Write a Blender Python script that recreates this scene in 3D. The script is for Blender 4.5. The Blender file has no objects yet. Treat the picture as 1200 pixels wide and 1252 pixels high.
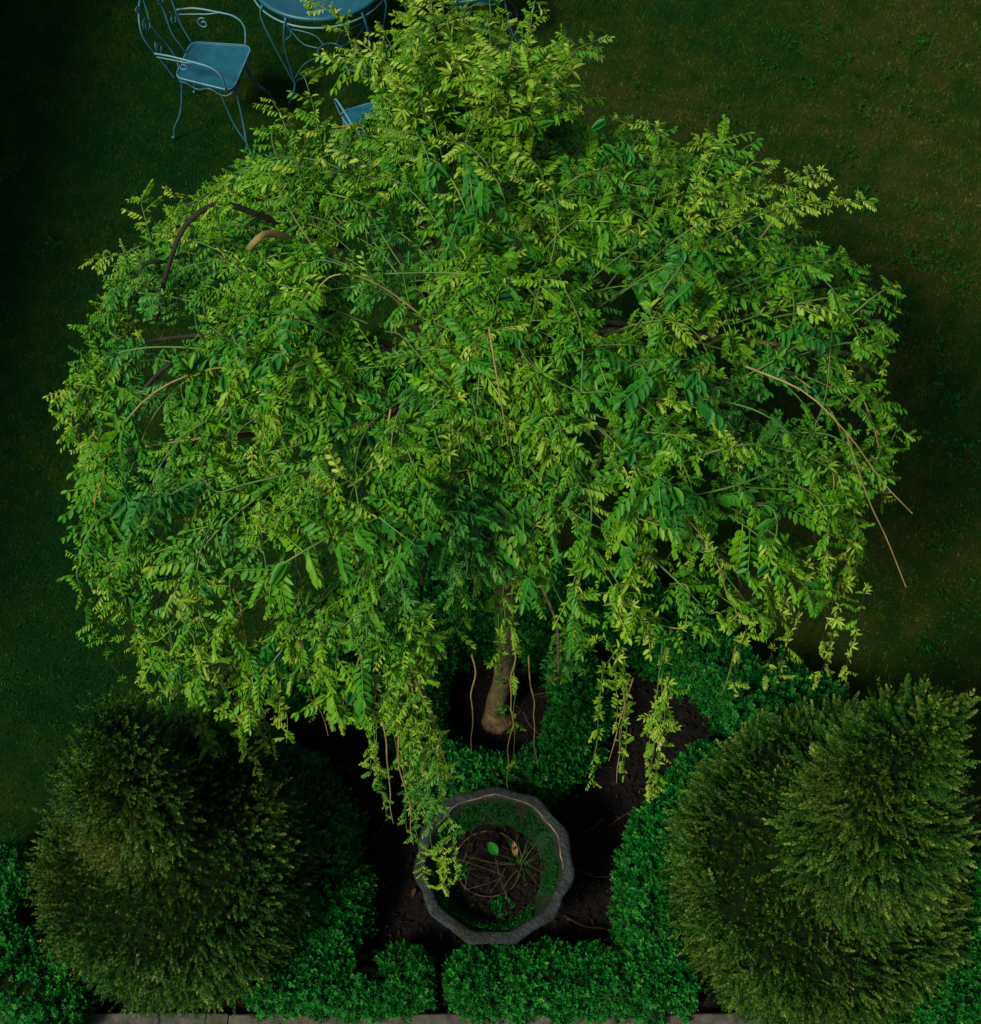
import bpy, math, random
import numpy as np
from mathutils import Matrix

R = math.radians
rng = np.random.default_rng(11)
random.seed(5)
S = bpy.context.scene
C = S.collection

# ------------------------------------------------------------------ camera, sky, sun, exposure
CAM_Z = 5.8
F_PX = 1620.0
PITCH = R(60)
cam_d = bpy.data.cameras.new('camera')
cam = bpy.data.objects.new('camera', cam_d)
C.objects.link(cam)
cam.location = (0, 0, CAM_Z)
cam.rotation_euler = (R(30), 0, 0)
cam_d.sensor_fit = 'VERTICAL'
cam_d.sensor_height = 36.0
cam_d.lens = F_PX / 1252 * 36
cam_d.clip_start = 0.1
cam_d.clip_end = 500
S.camera = cam

SUN_ELEV, SUN_AZ = R(48), R(222)          # azimuth of the sun as an angle from +x (it stands to the left, slightly in front)
world = bpy.data.worlds.new('World')
S.world = world
world.use_nodes = True
wn = world.node_tree
wn.nodes.clear()
wo = wn.nodes.new('ShaderNodeOutputWorld')
wb = wn.nodes.new('ShaderNodeBackground')
ws = wn.nodes.new('ShaderNodeTexSky')
ws.sky_type = 'NISHITA'
ws.sun_disc = False
ws.sun_elevation = SUN_ELEV
ws.sun_rotation = R(90) - SUN_AZ
wb.inputs['Strength'].default_value = 0.105
ws.dust_density = 3.0
ws.air_density = 0.8
wn.links.new(ws.outputs[0], wb.inputs['Color'])
wn.links.new(wb.outputs[0], wo.inputs['Surface'])
sd = bpy.data.lights.new('sun', 'SUN')
sd.energy = 3.7
sd.angle = R(12)
sd.color = (1.0, 0.90, 0.70)
sun = bpy.data.objects.new('sun', sd)
C.objects.link(sun)
sv = (math.cos(SUN_ELEV) * math.cos(SUN_AZ), math.cos(SUN_ELEV) * math.sin(SUN_AZ), math.sin(SUN_ELEV))
from mathutils import Vector
sun.rotation_euler = Vector(sv).to_track_quat('Z', 'Y').to_euler()
S.view_settings.view_transform = 'Standard'
S.view_settings.look = 'None'
S.view_settings.gamma = 1.0
S.view_settings.use_curve_mapping = False
S.view_settings.exposure = 0.0
S.cycles.max_bounces = 6
S.cycles.diffuse_bounces = 3
S.cycles.transmission_bounces = 4
S.cycles.use_denoising = True

# ------------------------------------------------------------------ helpers
def unproj(px, py, z=0.0, y=None, x=None):
    """a ray of the survey (photo pixel) cut with a plane of the place"""
    u, v = (px - 600) / F_PX, (py - 626) / F_PX
    d = np.array([u, 0.5 - v * math.sin(PITCH), -math.sin(PITCH) - v * 0.5])
    if y is not None: t = y / d[1]
    elif x is not None: t = x / d[0]
    else: t = (z - CAM_Z) / d[2]
    return np.array([0, 0, CAM_Z]) + t * d

def project(P):
    P = np.asarray(P, float)
    x, y, z = P[..., 0], P[..., 1], P[..., 2] - CAM_Z
    dep = y * 0.5 - z * 0.8660254
    dn = -y * 0.8660254 - z * 0.5
    return 600 + F_PX * x / dep, 626 + F_PX * dn / dep, dep

def setp(o, label=None, cat=None, group=None, kind=None):
    if label: o['label'] = label
    if cat: o['category'] = cat
    if group: o['group'] = group
    if kind: o['kind'] = kind
    return o

def thing(name, label, cat, loc=(0, 0, 0), group=None, rz=0):
    o = bpy.data.objects.new(name, None)
    o.empty_display_size = 0.1
    C.objects.link(o)
    o.location = loc
    o.rotation_euler = (0, 0, rz)
    return setp(o, label, cat, group)

def make_mesh(name, V, F, mat, tint=None, smooth=False):
    V = np.ascontiguousarray(V, dtype=np.float32)
    me = bpy.data.meshes.new(name)
    if isinstance(F, np.ndarray):
        n, k = F.shape
        me.vertices.add(len(V)); me.vertices.foreach_set('co', V.ravel())
        me.loops.add(n * k); me.loops.foreach_set('vertex_index', F.astype(np.int32).ravel())
        me.polygons.add(n)
        me.polygons.foreach_set('loop_start', (np.arange(n) * k).astype(np.int32))
        me.polygons.foreach_set('loop_total', np.full(n, k, np.int32))
        me.update(calc_edges=True)
    else:
        me.from_pydata(V.tolist(), [], F)
        me.update()
    n = len(me.polygons)
    if tint is not None:
        a = me.attributes.new('tint', 'FLOAT', 'FACE')
        a.data.foreach_set('value', np.ascontiguousarray(np.broadcast_to(tint, (n,)), dtype=np.float32))
    if smooth: me.polygons.foreach_set('use_smooth', np.ones(n, bool))
    me.materials.append(mat)
    return me

def obj(name, V, F, mat, parent=None, tint=None, smooth=False, local=False):
    V = np.asarray(V, float)
    if parent is not None and not local:
        V = V - np.array(parent.location)
    o = bpy.data.objects.new(name, make_mesh(name, V, F, mat, tint, smooth))
    C.objects.link(o)
    if parent is not None: o.parent = parent
    return o

def wob(P, f=1.0, seed=0):
    """cheap smooth noise, -1..1"""
    r = np.random.default_rng(seed)
    P = np.asarray(P, float)
    out = np.zeros(P.shape[:-1])
    for i in range(6):
        k = r.normal(size=P.shape[-1]); k /= np.linalg.norm(k)
        fr = f * (1 + i * 0.45)
        out += np.sin(P @ k * fr * 6.283 + r.uniform(0, 6.28)) / (1 + 0.35 * i)
    return out / 3.0

def norm(v):
    v = np.asarray(v, float)
    return v / np.maximum(np.linalg.norm(v, axis=-1, keepdims=True), 1e-9)

def frames(d, up):
    """rotation matrices whose columns are x=d, y, z~up"""
    x = norm(d)
    y = norm(np.cross(up, x))
    z = np.cross(x, y)
    return np.stack([x, y, z], axis=-1)

def scatter(T, pos, rot, scale, tint, var=None):
    """copies of the templates T (list of (V, F, t)) as one triangle soup"""
    n = len(pos)
    if var is None: var = rng.integers(0, len(T), n)
    Vs, Fs, Ts = [], [], []
    off = 0
    scale = np.broadcast_to(scale, (n,))
    tint = np.broadcast_to(tint, (n,))
    for k, (V, F, t) in enumerate(T):
        m = np.where(var == k)[0]
        if len(m) == 0: continue
        W = np.einsum('nij,vj->nvi', rot[m], V) * scale[m, None, None] + pos[m, None, :]
        G = F[None] + (np.arange(len(m)) * len(V))[:, None, None] + off
        Vs.append(W.reshape(-1, 3)); Fs.append(G.reshape(-1, 3))
        Ts.append((tint[m, None] + t[None]).reshape(-1))
        off += len(m) * len(V)
    return np.concatenate(Vs), np.concatenate(Fs), np.concatenate(Ts)

def tube(P, r, n=6, cap=True):
    P = np.asarray(P, float)
    m = len(P)
    r = np.broadcast_to(np.asarray(r, float), (m,))
    T = norm(np.gradient(P, axis=0))
    u = np.cross(T[0], [0.3, 0.2, 1.0])
    if np.linalg.norm(u) < 0.1: u = np.cross(T[0], [1, 0, 0])
    u = norm(u)
    rings = []
    for i in range(m):
        u = norm(u - T[i] * np.dot(u, T[i]))
        w = np.cross(T[i], u)
        a = np.arange(n) / n * 2 * np.pi
        rings.append(P[i] + r[i] * (np.cos(a)[:, None] * u + np.sin(a)[:, None] * w))
    V = np.concatenate(rings)
    i, j = np.meshgrid(np.arange(m - 1), np.arange(n), indexing='ij')
    a, b = i * n + j, i * n + (j + 1) % n
    Q = np.stack([a, b, b + n, a + n], -1).reshape(-1, 4)
    F = Q.tolist()
    if cap:
        F.append(list(range(n))[::-1]); F.append(list(range((m - 1) * n, m * n)))
    return V, F

def join(parts):
    V, F, off = [], [], 0
    for v, f in parts:
        V.append(np.asarray(v, float))
        F += [[i + off for i in q] for q in (f.tolist() if isinstance(f, np.ndarray) else f)]
        off += len(v)
    return np.concatenate(V), F

def smooth_curve(P, n=24):
    """Catmull-Rom through the points"""
    P = np.asarray(P, float)
    Q = np.vstack([2 * P[0] - P[1], P, 2 * P[-1] - P[-2]])
    t = np.linspace(0, len(P) - 1 - 1e-6, n)
    i = t.astype(int); f = (t - i)[:, None]
    a, b, c, d = Q[i], Q[i + 1], Q[i + 2], Q[i + 3]
    return 0.5 * (2 * b + (c - a) * f + (2 * a - 5 * b + 4 * c - d) * f ** 2 + (3 * b - a - 3 * c + d) * f ** 3)

def inside(px, py, poly):
    poly = np.asarray(poly)
    r = np.zeros(len(px), bool)
    n = len(poly)
    for i in range(n):
        x0, y0 = poly[i][:2]; x1, y1 = poly[(i + 1) % n][:2]
        c = ((y0 > py) != (y1 > py)) & (px < (x1 - x0) * (py - y0) / ((y1 - y0) or 1e-9) + x0)
        r ^= c
    return r

# ------------------------------------------------------------------ materials
def new_mat(name):
    m = bpy.data.materials.new(name)
    m.use_nodes = True
    nt = m.node_tree
    return m, nt, nt.nodes['Principled BSDF'], nt.nodes['Material Output']

def ramp(nt, stops, inp):
    r = nt.nodes.new('ShaderNodeValToRGB')
    e = r.color_ramp.elements
    while len(e) < len(stops): e.new(0.5)
    for k, (p, c) in enumerate(stops):
        e[k].position = p; e[k].color = (*c, 1)
    nt.links.new(inp, r.inputs[0])
    return r.outputs[0]

def noise(nt, scale, detail=3, world=True, rough=0.55):
    n = nt.nodes.new('ShaderNodeTexNoise')
    n.inputs['Scale'].default_value = scale
    n.inputs['Detail'].default_value = detail
    n.inputs['Roughness'].default_value = rough
    if world:
        g = nt.nodes.new('ShaderNodeNewGeometry')
        nt.links.new(g.outputs['Position'], n.inputs['Vector'])
    return n.outputs['Fac']

def math_node(nt, op, a, b=None):
    n = nt.nodes.new('ShaderNodeMath'); n.operation = op
    for k, v in enumerate((a, b)):
        if v is None: continue
        if isinstance(v, (int, float)): n.inputs[k].default_value = v
        else: nt.links.new(v, n.inputs[k])
    return n.outputs[0]

def mix(nt, fac, a, b, mode='MIX'):
    n = nt.nodes.new('ShaderNodeMix'); n.data_type = 'RGBA'; n.blend_type = mode
    for sock, v in ((n.inputs[0], fac), (n.inputs[6], a), (n.inputs[7], b)):
        if isinstance(v, (int, float)): sock.default_value = v
        elif isinstance(v, tuple): sock.default_value = (*v, 1)
        else: nt.links.new(v, sock)
    return n.outputs[2]

def leaf_mat(name, stops, patch=None, patch_scale=3.0, patch_at=(0.5, 0.65), trans=0.3, rough=0.45, spec=0.35):
    m, nt, b, out = new_mat(name)
    at = nt.nodes.new('ShaderNodeAttribute'); at.attribute_name = 'tint'
    fac = at.outputs['Fac']
    col = ramp(nt, stops, fac)
    if patch:
        f = ramp(nt, [(patch_at[0], (0, 0, 0)), (patch_at[1], (1, 1, 1))], noise(nt, patch_scale, 2))
        f = math_node(nt, 'MULTIPLY', f, 0.75)
        col = mix(nt, f, col, patch)
    nt.links.new(col, b.inputs['Base Color'])
    b.inputs['Roughness'].default_value = rough
    b.inputs['Specular IOR Level'].default_value = spec
    tr = nt.nodes.new('ShaderNodeBsdfTranslucent')
    nt.links.new(mix(nt, 1.0, col, (1.0, 1.0, 0.45), 'MULTIPLY'), tr.inputs['Color'])
    ms = nt.nodes.new('ShaderNodeMixShader'); ms.inputs[0].default_value = trans
    nt.links.new(b.outputs[0], ms.inputs[1]); nt.links.new(tr.outputs[0], ms.inputs[2])
    nt.links.new(ms.outputs[0], out.inputs['Surface'])
    return m

def surf_mat(name, stops, scale=20, detail=5, rough=0.85, bump=0.4, bump_scale=60, spec=0.3, metal=0.0, dirt=None, dirt_at=(0.5, 0.7), dirt_scale=8):
    m, nt, b, out = new_mat(name)
    col = ramp(nt, stops, noise(nt, scale, detail))
    if dirt:
        f = ramp(nt, [(dirt_at[0], (0, 0, 0)), (dirt_at[1], (1, 1, 1))], noise(nt, dirt_scale, 6, rough=0.7))
        col = mix(nt, f, col, dirt)
    nt.links.new(col, b.inputs['Base Color'])
    b.inputs['Roughness'].default_value = rough
    b.inputs['Specular IOR Level'].default_value = spec
    b.inputs['Metallic'].default_value = metal
    bp = nt.nodes.new('ShaderNodeBump'); bp.inputs['Strength'].default_value = bump
    bp.inputs['Distance'].default_value = 0.02 if bump > .85 else 0.01
    nt.links.new(noise(nt, bump_scale, 6), bp.inputs['Height'])
    nt.links.new(bp.outputs[0], b.inputs['Normal'])
    return m

M = {}
M['tree_leaf'] = leaf_mat('tree_leaf', [(0.0, (0.006, 0.110, 0.018)), (0.35, (0.028, 0.175, 0.006)), (0.7, (0.090, 0.255, 0.004)), (1.0, (0.26, 0.38, 0.04))],
                          patch=(0.018, 0.150, 0.022), patch_scale=2.2, patch_at=(0.54, 0.68), trans=0.12, spec=0.2)
M['box_leaf'] = leaf_mat('box_leaf', [(0.0, (0.0008, 0.034, 0.004)), (0.40, (0.003, 0.125, 0.012)), (0.72, (0.022, 0.225, 0.022)), (1.0, (0.09, 0.34, 0.05))],
                         patch=(0.012, 0.085, 0.006), patch_scale=5.0, patch_at=(0.55, 0.70), trans=0.12, rough=0.5, spec=0.12)
M['yew_leaf'] = leaf_mat('yew_leaf', [(0.0, (0.003, 0.022, 0.003)), (0.45, (0.012, 0.062, 0.004)), (0.78, (0.045, 0.115, 0.006)), (1.0, (0.17, 0.22, 0.04))],
                         patch=(0.065, 0.080, 0.005), patch_scale=2.6, patch_at=(0.54, 0.76), trans=0.10, rough=0.55, spec=0.15)
M['bark'] = surf_mat('bark', [(0.3, (0.042, 0.030, 0.015)), (0.7, (0.17, 0.118, 0.055))], scale=34, bump=0.9, bump_scale=40, dirt=(0.06, 0.07, 0.02), dirt_scale=14, dirt_at=(0.5, 0.75))
M['dark_bark'] = surf_mat('dark_bark', [(0.3, (0.008, 0.010, 0.005)), (0.7, (0.026, 0.024, 0.012))], scale=30, bump=0.6)
M['tan_stem'] = surf_mat('tan_stem', [(0.3, (0.13, 0.12, 0.03)), (0.7, (0.30, 0.23, 0.08))], scale=12, bump=0.2)
M['green_stem'] = surf_mat('green_stem', [(0.3, (0.03, 0.10, 0.02)), (0.7, (0.11, 0.19, 0.04))], scale=6, bump=0.1, rough=0.5)
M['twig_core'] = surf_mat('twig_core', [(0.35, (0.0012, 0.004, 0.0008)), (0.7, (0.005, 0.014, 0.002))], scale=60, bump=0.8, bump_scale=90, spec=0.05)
M['soil'] = surf_mat('soil', [(0.3, (0.0025, 0.0022, 0.0025)), (0.6, (0.006, 0.005, 0.005)), (0.8, (0.018, 0.012, 0.009))], scale=34, detail=8, bump=1.0, bump_scale=70, spec=0.15)
M['litter'] = leaf_mat('litter', [(0.0, (0.006, 0.004, 0.003)), (0.45, (0.016, 0.008, 0.006)), (1.0, (0.13, 0.075, 0.035))], trans=0.05, rough=0.8, spec=0.15)
M['stone'] = surf_mat('stone', [(0.3, (0.008, 0.014, 0.017)), (0.7, (0.036, 0.050, 0.055))], scale=30, detail=9, bump=1.0, bump_scale=70, dirt=(0.014, 0.016, 0.008), dirt_scale=9, dirt_at=(0.48, 0.62))
M['moss'] = surf_mat('moss', [(0.3, (0.002, 0.016, 0.005)), (0.7, (0.006, 0.042, 0.008))], scale=45, detail=6, bump=1.0, bump_scale=160, dirt=(0.012, 0.014, 0.005), dirt_scale=12, dirt_at=(0.48, 0.62))
M['terracotta'] = surf_mat('terracotta', [(0.3, (0.02, 0.014, 0.007)), (0.7, (0.07, 0.045, 0.022))], scale=30, bump=0.5, dirt=(0.012, 0.02, 0.008), dirt_scale=20)
M['timber'] = surf_mat('timber', [(0.3, (0.025, 0.024, 0.018)), (0.7, (0.10, 0.098, 0.085))], scale=14, detail=8, bump=0.8, bump_scale=30, dirt=(0.03, 0.05, 0.02), dirt_scale=5, dirt_at=(0.5, 0.7))
M['paving'] = surf_mat('paving', [(0.3, (0.12, 0.12, 0.11)), (0.7, (0.22, 0.21, 0.19))], scale=9, detail=8, bump=0.4)

def lawn_mat(name, blades):
    m, nt, b, out = new_mat(name)
    big = noise(nt, 0.9, 5, rough=0.62)
    sm = noise(nt, 7.0, 5, rough=0.65)
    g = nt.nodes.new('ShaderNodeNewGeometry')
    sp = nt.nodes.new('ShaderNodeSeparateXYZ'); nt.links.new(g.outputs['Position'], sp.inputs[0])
    # drier and browner on the right; shade of the left side put into the colour
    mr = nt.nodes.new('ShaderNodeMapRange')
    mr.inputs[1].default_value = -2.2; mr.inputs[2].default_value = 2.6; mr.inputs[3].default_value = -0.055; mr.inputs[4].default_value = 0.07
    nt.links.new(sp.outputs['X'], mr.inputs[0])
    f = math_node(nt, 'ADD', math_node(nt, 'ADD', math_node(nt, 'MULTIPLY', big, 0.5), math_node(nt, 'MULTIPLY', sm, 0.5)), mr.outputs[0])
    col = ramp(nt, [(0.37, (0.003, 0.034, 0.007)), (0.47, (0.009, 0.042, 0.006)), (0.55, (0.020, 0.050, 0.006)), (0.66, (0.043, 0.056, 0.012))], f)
    if blades:
        at = nt.nodes.new('ShaderNodeAttribute'); at.attribute_name = 'tint'
        k = ramp(nt, [(0.0, (0.45, 0.5, 0.5)), (0.6, (1.3, 1.35, 1.2)), (1.0, (3.2, 3.2, 2.8))], at.outputs['Fac'])
        col = mix(nt, 1.0, col, k, 'MULTIPLY')
    else:
        col = mix(nt, 1.0, col, (0.55, 0.5, 0.5), 'MULTIPLY')
    nt.links.new(col, b.inputs['Base Color'])
    b.inputs['Roughness'].default_value = 0.9
    b.inputs['Specular IOR Level'].default_value = 0.05
    return m
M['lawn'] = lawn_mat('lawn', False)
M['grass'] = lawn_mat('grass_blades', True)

def metal_mat(name, c0, c1, rust):
    m, nt, b, out = new_mat(name)
    col = ramp(nt, [(0.3, c0), (0.7, c1)], noise(nt, 18, 6))
    f = ramp(nt, [(0.60, (0, 0, 0)), (0.72, (1, 1, 1))], noise(nt, 25, 6))
    col = mix(nt, f, col, rust)
    nt.links.new(col, b.inputs['Base Color'])
    b.inputs['Roughness'].default_value = 0.42
    bp = nt.nodes.new('ShaderNodeBump'); bp.inputs['Strength'].default_value = 0.15; bp.inputs['Distance'].default_value = 0.004
    nt.links.new(noise(nt, 90, 3), bp.inputs['Height']); nt.links.new(bp.outputs[0], b.inputs['Normal'])
    return m
M['seat_metal'] = metal_mat('seat_metal', (0.005, 0.078, 0.120), (0.009, 0.108, 0.150), (0.012, 0.05, 0.06))
M['rod_metal'] = metal_mat('rod_metal', (0.014, 0.095, 0.13), (0.03, 0.145, 0.18), (0.02, 0.06, 0.07))
M['edge_metal'] = metal_mat('edge_metal', (0.06, 0.22, 0.27), (0.11, 0.28, 0.32), (0.04, 0.12, 0.14))

# ------------------------------------------------------------------ ground
BED = [unproj(*p)[:2] for p in [(-260, 1180), (-40, 1090), (35, 1030), (110, 925), (230, 850), (330, 780), (420, 722), (520, 690), (640, 680), (760, 700),
                                (860, 755), (930, 815), (1010, 860), (1085, 905), (1140, 980), (1200, 1045), (1420, 1120)]]
YB = unproj(600, 1239, z=.09)[1]
BED += [np.array([2.9, YB]), np.array([-2.9, YB])]

n = 61
ax = np.concatenate([np.linspace(-60, -7, 8, endpoint=False), np.linspace(-7, 7, n), np.linspace(7, 60, 9)[1:]])
ay = np.concatenate([np.linspace(-40, -3, 7, endpoint=False), np.linspace(-3, 12, n), np.linspace(12, 80, 9)[1:]])
X, Y = np.meshgrid(ax, ay, indexing='ij')
Z = 0.012 * wob(np.stack([X, Y], -1), 0.35, 3) - 0.02
V = np.stack([X, Y, Z], -1).reshape(-1, 3)
nx, ny = X.shape
i, j = np.meshgrid(np.arange(nx - 1), np.arange(ny - 1), indexing='ij')
a = i * ny + j
setp(obj('lawn_ground', V, np.stack([a, a + ny, a + ny + 1, a + 1], -1).reshape(-1, 4), M['lawn'], smooth=True), kind='structure')

# bed of dark soil: fine lumpy sheet
g = np.arange(-3.3, 3.3, 0.028); h = np.arange(.8, 3.3, 0.028)
X, Y = np.meshgrid(g, h, indexing='ij')
keep = inside(X.ravel(), Y.ravel(), BED).reshape(X.shape)
Z = 0.022 + 0.010 * wob(np.stack([X, Y], -1), 2.5, 4) + 0.007 * wob(np.stack([X, Y], -1), 9, 5) + rng.uniform(-0.005, 0.005, X.shape)
V = np.stack([X, Y, Z], -1).reshape(-1, 3)
nx, ny = X.shape
i, j = np.meshgrid(np.arange(nx - 1), np.arange(ny - 1), indexing='ij')
k = keep[i, j] & keep[i + 1, j] & keep[i, j + 1] & keep[i + 1, j + 1]
a = (i * ny + j)[k]
F = np.stack([a, a + ny, a + ny + 1, a + 1], -1).reshape(-1, 4)
used, inv = np.unique(F, return_inverse=True)
setp(obj('soil_bed', V[used], inv.reshape(F.shape), M['soil'], smooth=True), kind='structure')

# ------------------------------------------------------------------ grass
def tri_blades(P, hgt, wid, lean, yaw):
    n = len(P)
    d = np.stack([np.cos(yaw), np.sin(yaw), np.zeros(n)], -1)
    s = np.stack([-np.sin(yaw), np.cos(yaw), np.zeros(n)], -1)
    tip = P + d * (hgt * lean)[:, None] + np.array([0, 0, 1]) * (hgt * np.sqrt(np.clip(1 - lean ** 2, 0.05, 1)))[:, None]
    V = np.stack([P - s * wid[:, None], P + s * wid[:, None], tip], 1).reshape(-1, 3)
    return V, np.arange(3 * n).reshape(n, 3)
N = 720000
gx = rng.uniform(-3.6, 3.6, N); gy = rng.uniform(1.0, 8.2, N)
px, py, dep = project(np.stack([gx, gy, np.zeros(N)], -1))
k = (px > -60) & (px < 1260) & (py > -60) & (py < 1300) & ~inside(gx, gy, BED)
gx, gy = gx[k], gy[k]
P = np.stack([gx, gy, 0.012 * wob(np.stack([gx, gy], -1), 0.35, 3) - 0.022], -1)
n = len(P)
clump = 0.5 + 0.5 * wob(P[:, :2], 3.0, 8)
V, F = tri_blades(P, rng.uniform(0.010, 0.028, n) * (0.8 + 0.5 * clump), rng.uniform(0.0012, 0.0026, n), rng.uniform(0.2, 0.97, n), rng.uniform(0, 6.283, n))
tint = np.clip(rng.normal(0.36, 0.26, n) + 0.35 * (clump - 0.5), 0, 1)
setp(obj('lawn_grass', V, F, M['grass'], tint=tint), 'short mown grass of the dark green and brownish lawn round the bed', 'grass', kind='stuff')

# ------------------------------------------------------------------ leaf templates
def leaflet(L, W, fold=0.15, curl=0.15):
    """an oval leaf along +x, folded on its midrib, tip curling down; 4 triangles"""
    V = np.array([[0, 0, 0], [L * .32, W * .5, fold * W], [L * .72, W * .42, fold * W - curl * L * .35], [L, 0, -curl * L],
                  [L * .72, -W * .42, fold * W - curl * L * .35], [L * .32, -W * .5, fold * W]])
    F = np.array([[0, 3, 1], [1, 3, 2], [3, 0, 5], [3, 5, 4]])
    return V, F

def fine_leaflet(L, W, fold=0.12, curl=0.1):
    t = np.linspace(0, 1, 8)
    w = W / 2 * np.sin(np.pi * t ** .85) ** .8
    mid = np.stack([t * L, 0 * t, -curl * L * t * t], -1)
    up_ = mid + np.stack([0 * t, w, fold * w * 1.4], -1); dn_ = mid + np.stack([0 * t, -w, fold * w * 1.4], -1)
    V = np.concatenate([mid, up_, dn_]); F = []
    for k in range(7):
        for o_ in (8, 16):
            F += [[k, k + 1, o_ + k + 1], [k, o_ + k + 1, o_ + k]]
    return V, np.array(F)

def rotm(d, up=(0, 0, 1)):
    return frames(np.array([d], float), np.array([up], float))[0]

def merge(parts):
    V, F, T, off = [], [], [], 0
    for v, f, t in parts:
        V.append(v); F.append(f + off); T.append(np.full(len(f), t)); off += len(v)
    return np.concatenate(V), np.concatenate(F), np.concatenate(T)

def pinnate(r, pairs, droop, hang, wide):
    parts = []
    xs = np.linspace(0.16, 0.94, pairs)
    f = lambda x: np.array([x, 0, -droop * x * x])
    st = []
    for a, b in zip(np.linspace(0, .85, 4)[:-1], np.linspace(0, .95, 4)[1:]):
        p, q = f(a), f(b); w = np.array([0, .012, 0])
        parts.append((np.array([p - w, p + w, q + w, q - w]), np.array([[0, 1, 2], [0, 2, 3]]), 0.12))
    for x in xs:
        size = (0.36 if 0.25 < x < 0.8 else 0.30) * r.uniform(.85, 1.1)
        for s in (-1, 1):
            if r.uniform() < 0.05: continue
            an = R(r.uniform(50, 72)); hg = hang + r.uniform(-.25, .25)
            d = np.array([math.cos(an), s * math.sin(an) * math.cos(hg), -math.sin(hg) * math.sin(an) - droop * x])
            V, F = leaflet(size, size * wide * r.uniform(.9, 1.15), r.uniform(.05, .3), r.uniform(0, .3))
            parts.append((V @ rotm(d).T + f(x) + [0, s * .01, 0], F, r.uniform(-.05, .05)))
    V, F = leaflet(.3, .3 * wide, .15, .15)
    parts.append((V @ rotm([1, 0, -2 * droop]).T + f(.96), F, .05))
    return merge(parts)

r0 = np.random.default_rng(3)
PIN = [pinnate(r0, int(r0.integers(4, 7)), r0.uniform(.1, .6), r0.uniform(.35, 1.15), r0.uniform(.34, .48)) for _ in range(12)]

def fascicle(r):
    """a young tuft: small narrow leaves curling out of one bud"""
    parts = []
    for k in range(int(r.integers(7, 11))):
        a = r.uniform(0, 6.28); e = r.uniform(-.3, 1.2)
        d = np.array([math.cos(a) * math.cos(e), math.sin(a) * math.cos(e), math.sin(e)])
        s = r.uniform(.45, .9)
        V, F = leaflet(s, s * r.uniform(.22, .34), .3, r.uniform(.0, .5))
        parts.append((V @ rotm(d).T, F, r.uniform(-.08, .12)))
    return merge(parts)
FAS = [fascicle(r0) for _ in range(8)]

def broad(r):
    """three or four broad oval leaflets hanging from a stalk"""
    parts = []
    for k in range(int(r.integers(2, 5))):
        a = r.uniform(-1.3, 1.3); s = r.uniform(.55, .8)
        d = np.array([math.cos(a), math.sin(a), r.uniform(-.9, -.1)])
        V, F = fine_leaflet(s, s * .55, .12, r.uniform(.0, .25))
        parts.append((V @ rotm(d).T + [.15 * k, 0, -.05 * k], F, r.uniform(-.05, .05)))
    return merge(parts)
BRD = [broad(r0) for _ in range(5)]

def box_sprig(r):
    parts = []
    for k in range(5):
        z = k * .19
        for s in range(2):
            a = k * 1.57 + s * math.pi + r.uniform(-.3, .3); e = .25 + .22 * k + r.uniform(-.2, .2)
            L = (.62 - .07 * k) * r.uniform(.85, 1.1)
            d = np.array([math.sin(e), math.cos(e) * math.cos(a), math.cos(e) * math.sin(a)])
            V = np.array([[0, 0, 0], [.5 * L, .29 * L, .05 * L], [L, 0, -.05 * L], [.5 * L, -.29 * L, .05 * L]])
            parts.append((V @ rotm(d, (1, .01, 0)).T + [z, 0, 0], np.array([[0, 1, 2], [0, 2, 3]]), -.22 + .1 * k + r.uniform(-.05, .05)))
    return merge(parts)
BOX = [box_sprig(r0) for _ in range(8)]

def yew_sprig(r, blunt=False):
    """a shoot with two ranks of needles; +x points out of the bush"""
    parts = []
    w = np.array([0, .02, 0])
    bend = r.uniform(-.12, .2)
    f = lambda x: np.array([x, 0, bend * x * x])
    parts.append((np.array([f(0) - w, f(0) + w, f(.9)]), np.array([[0, 1, 2]]), -.2))
    nn = 9 if not blunt else 8
    for k in range(nn):
        x = .12 + .82 * k / (nn - 1)
        for s in (-1, 1):
            L = (.25 if not blunt else .36) * (1 - .35 * (k / nn)) * r.uniform(.8, 1.15)
            an = R(r.uniform(30, 48)) if k < nn - 1 else R(12)
            ro = k * 1.9
            d = np.array([math.cos(an), s * math.sin(an) * math.cos(ro), math.sin(an) * math.sin(ro)])
            M_ = rotm(d)
            V = np.array([[0, 0, 0], [L * .45, .048, .01], [L, 0, 0], [L * .45, -.048, .01]])
            parts.append((V @ M_.T + f(x), np.array([[0, 1, 3], [3, 1, 2]]), -.22 + .42 * x ** 1.5 + r.uniform(-.06, .06)))
    return merge(parts)
YEW = [yew_sprig(r0) for _ in range(7)]
YEWB = [yew_sprig(r0, True) for _ in range(7)]

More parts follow.
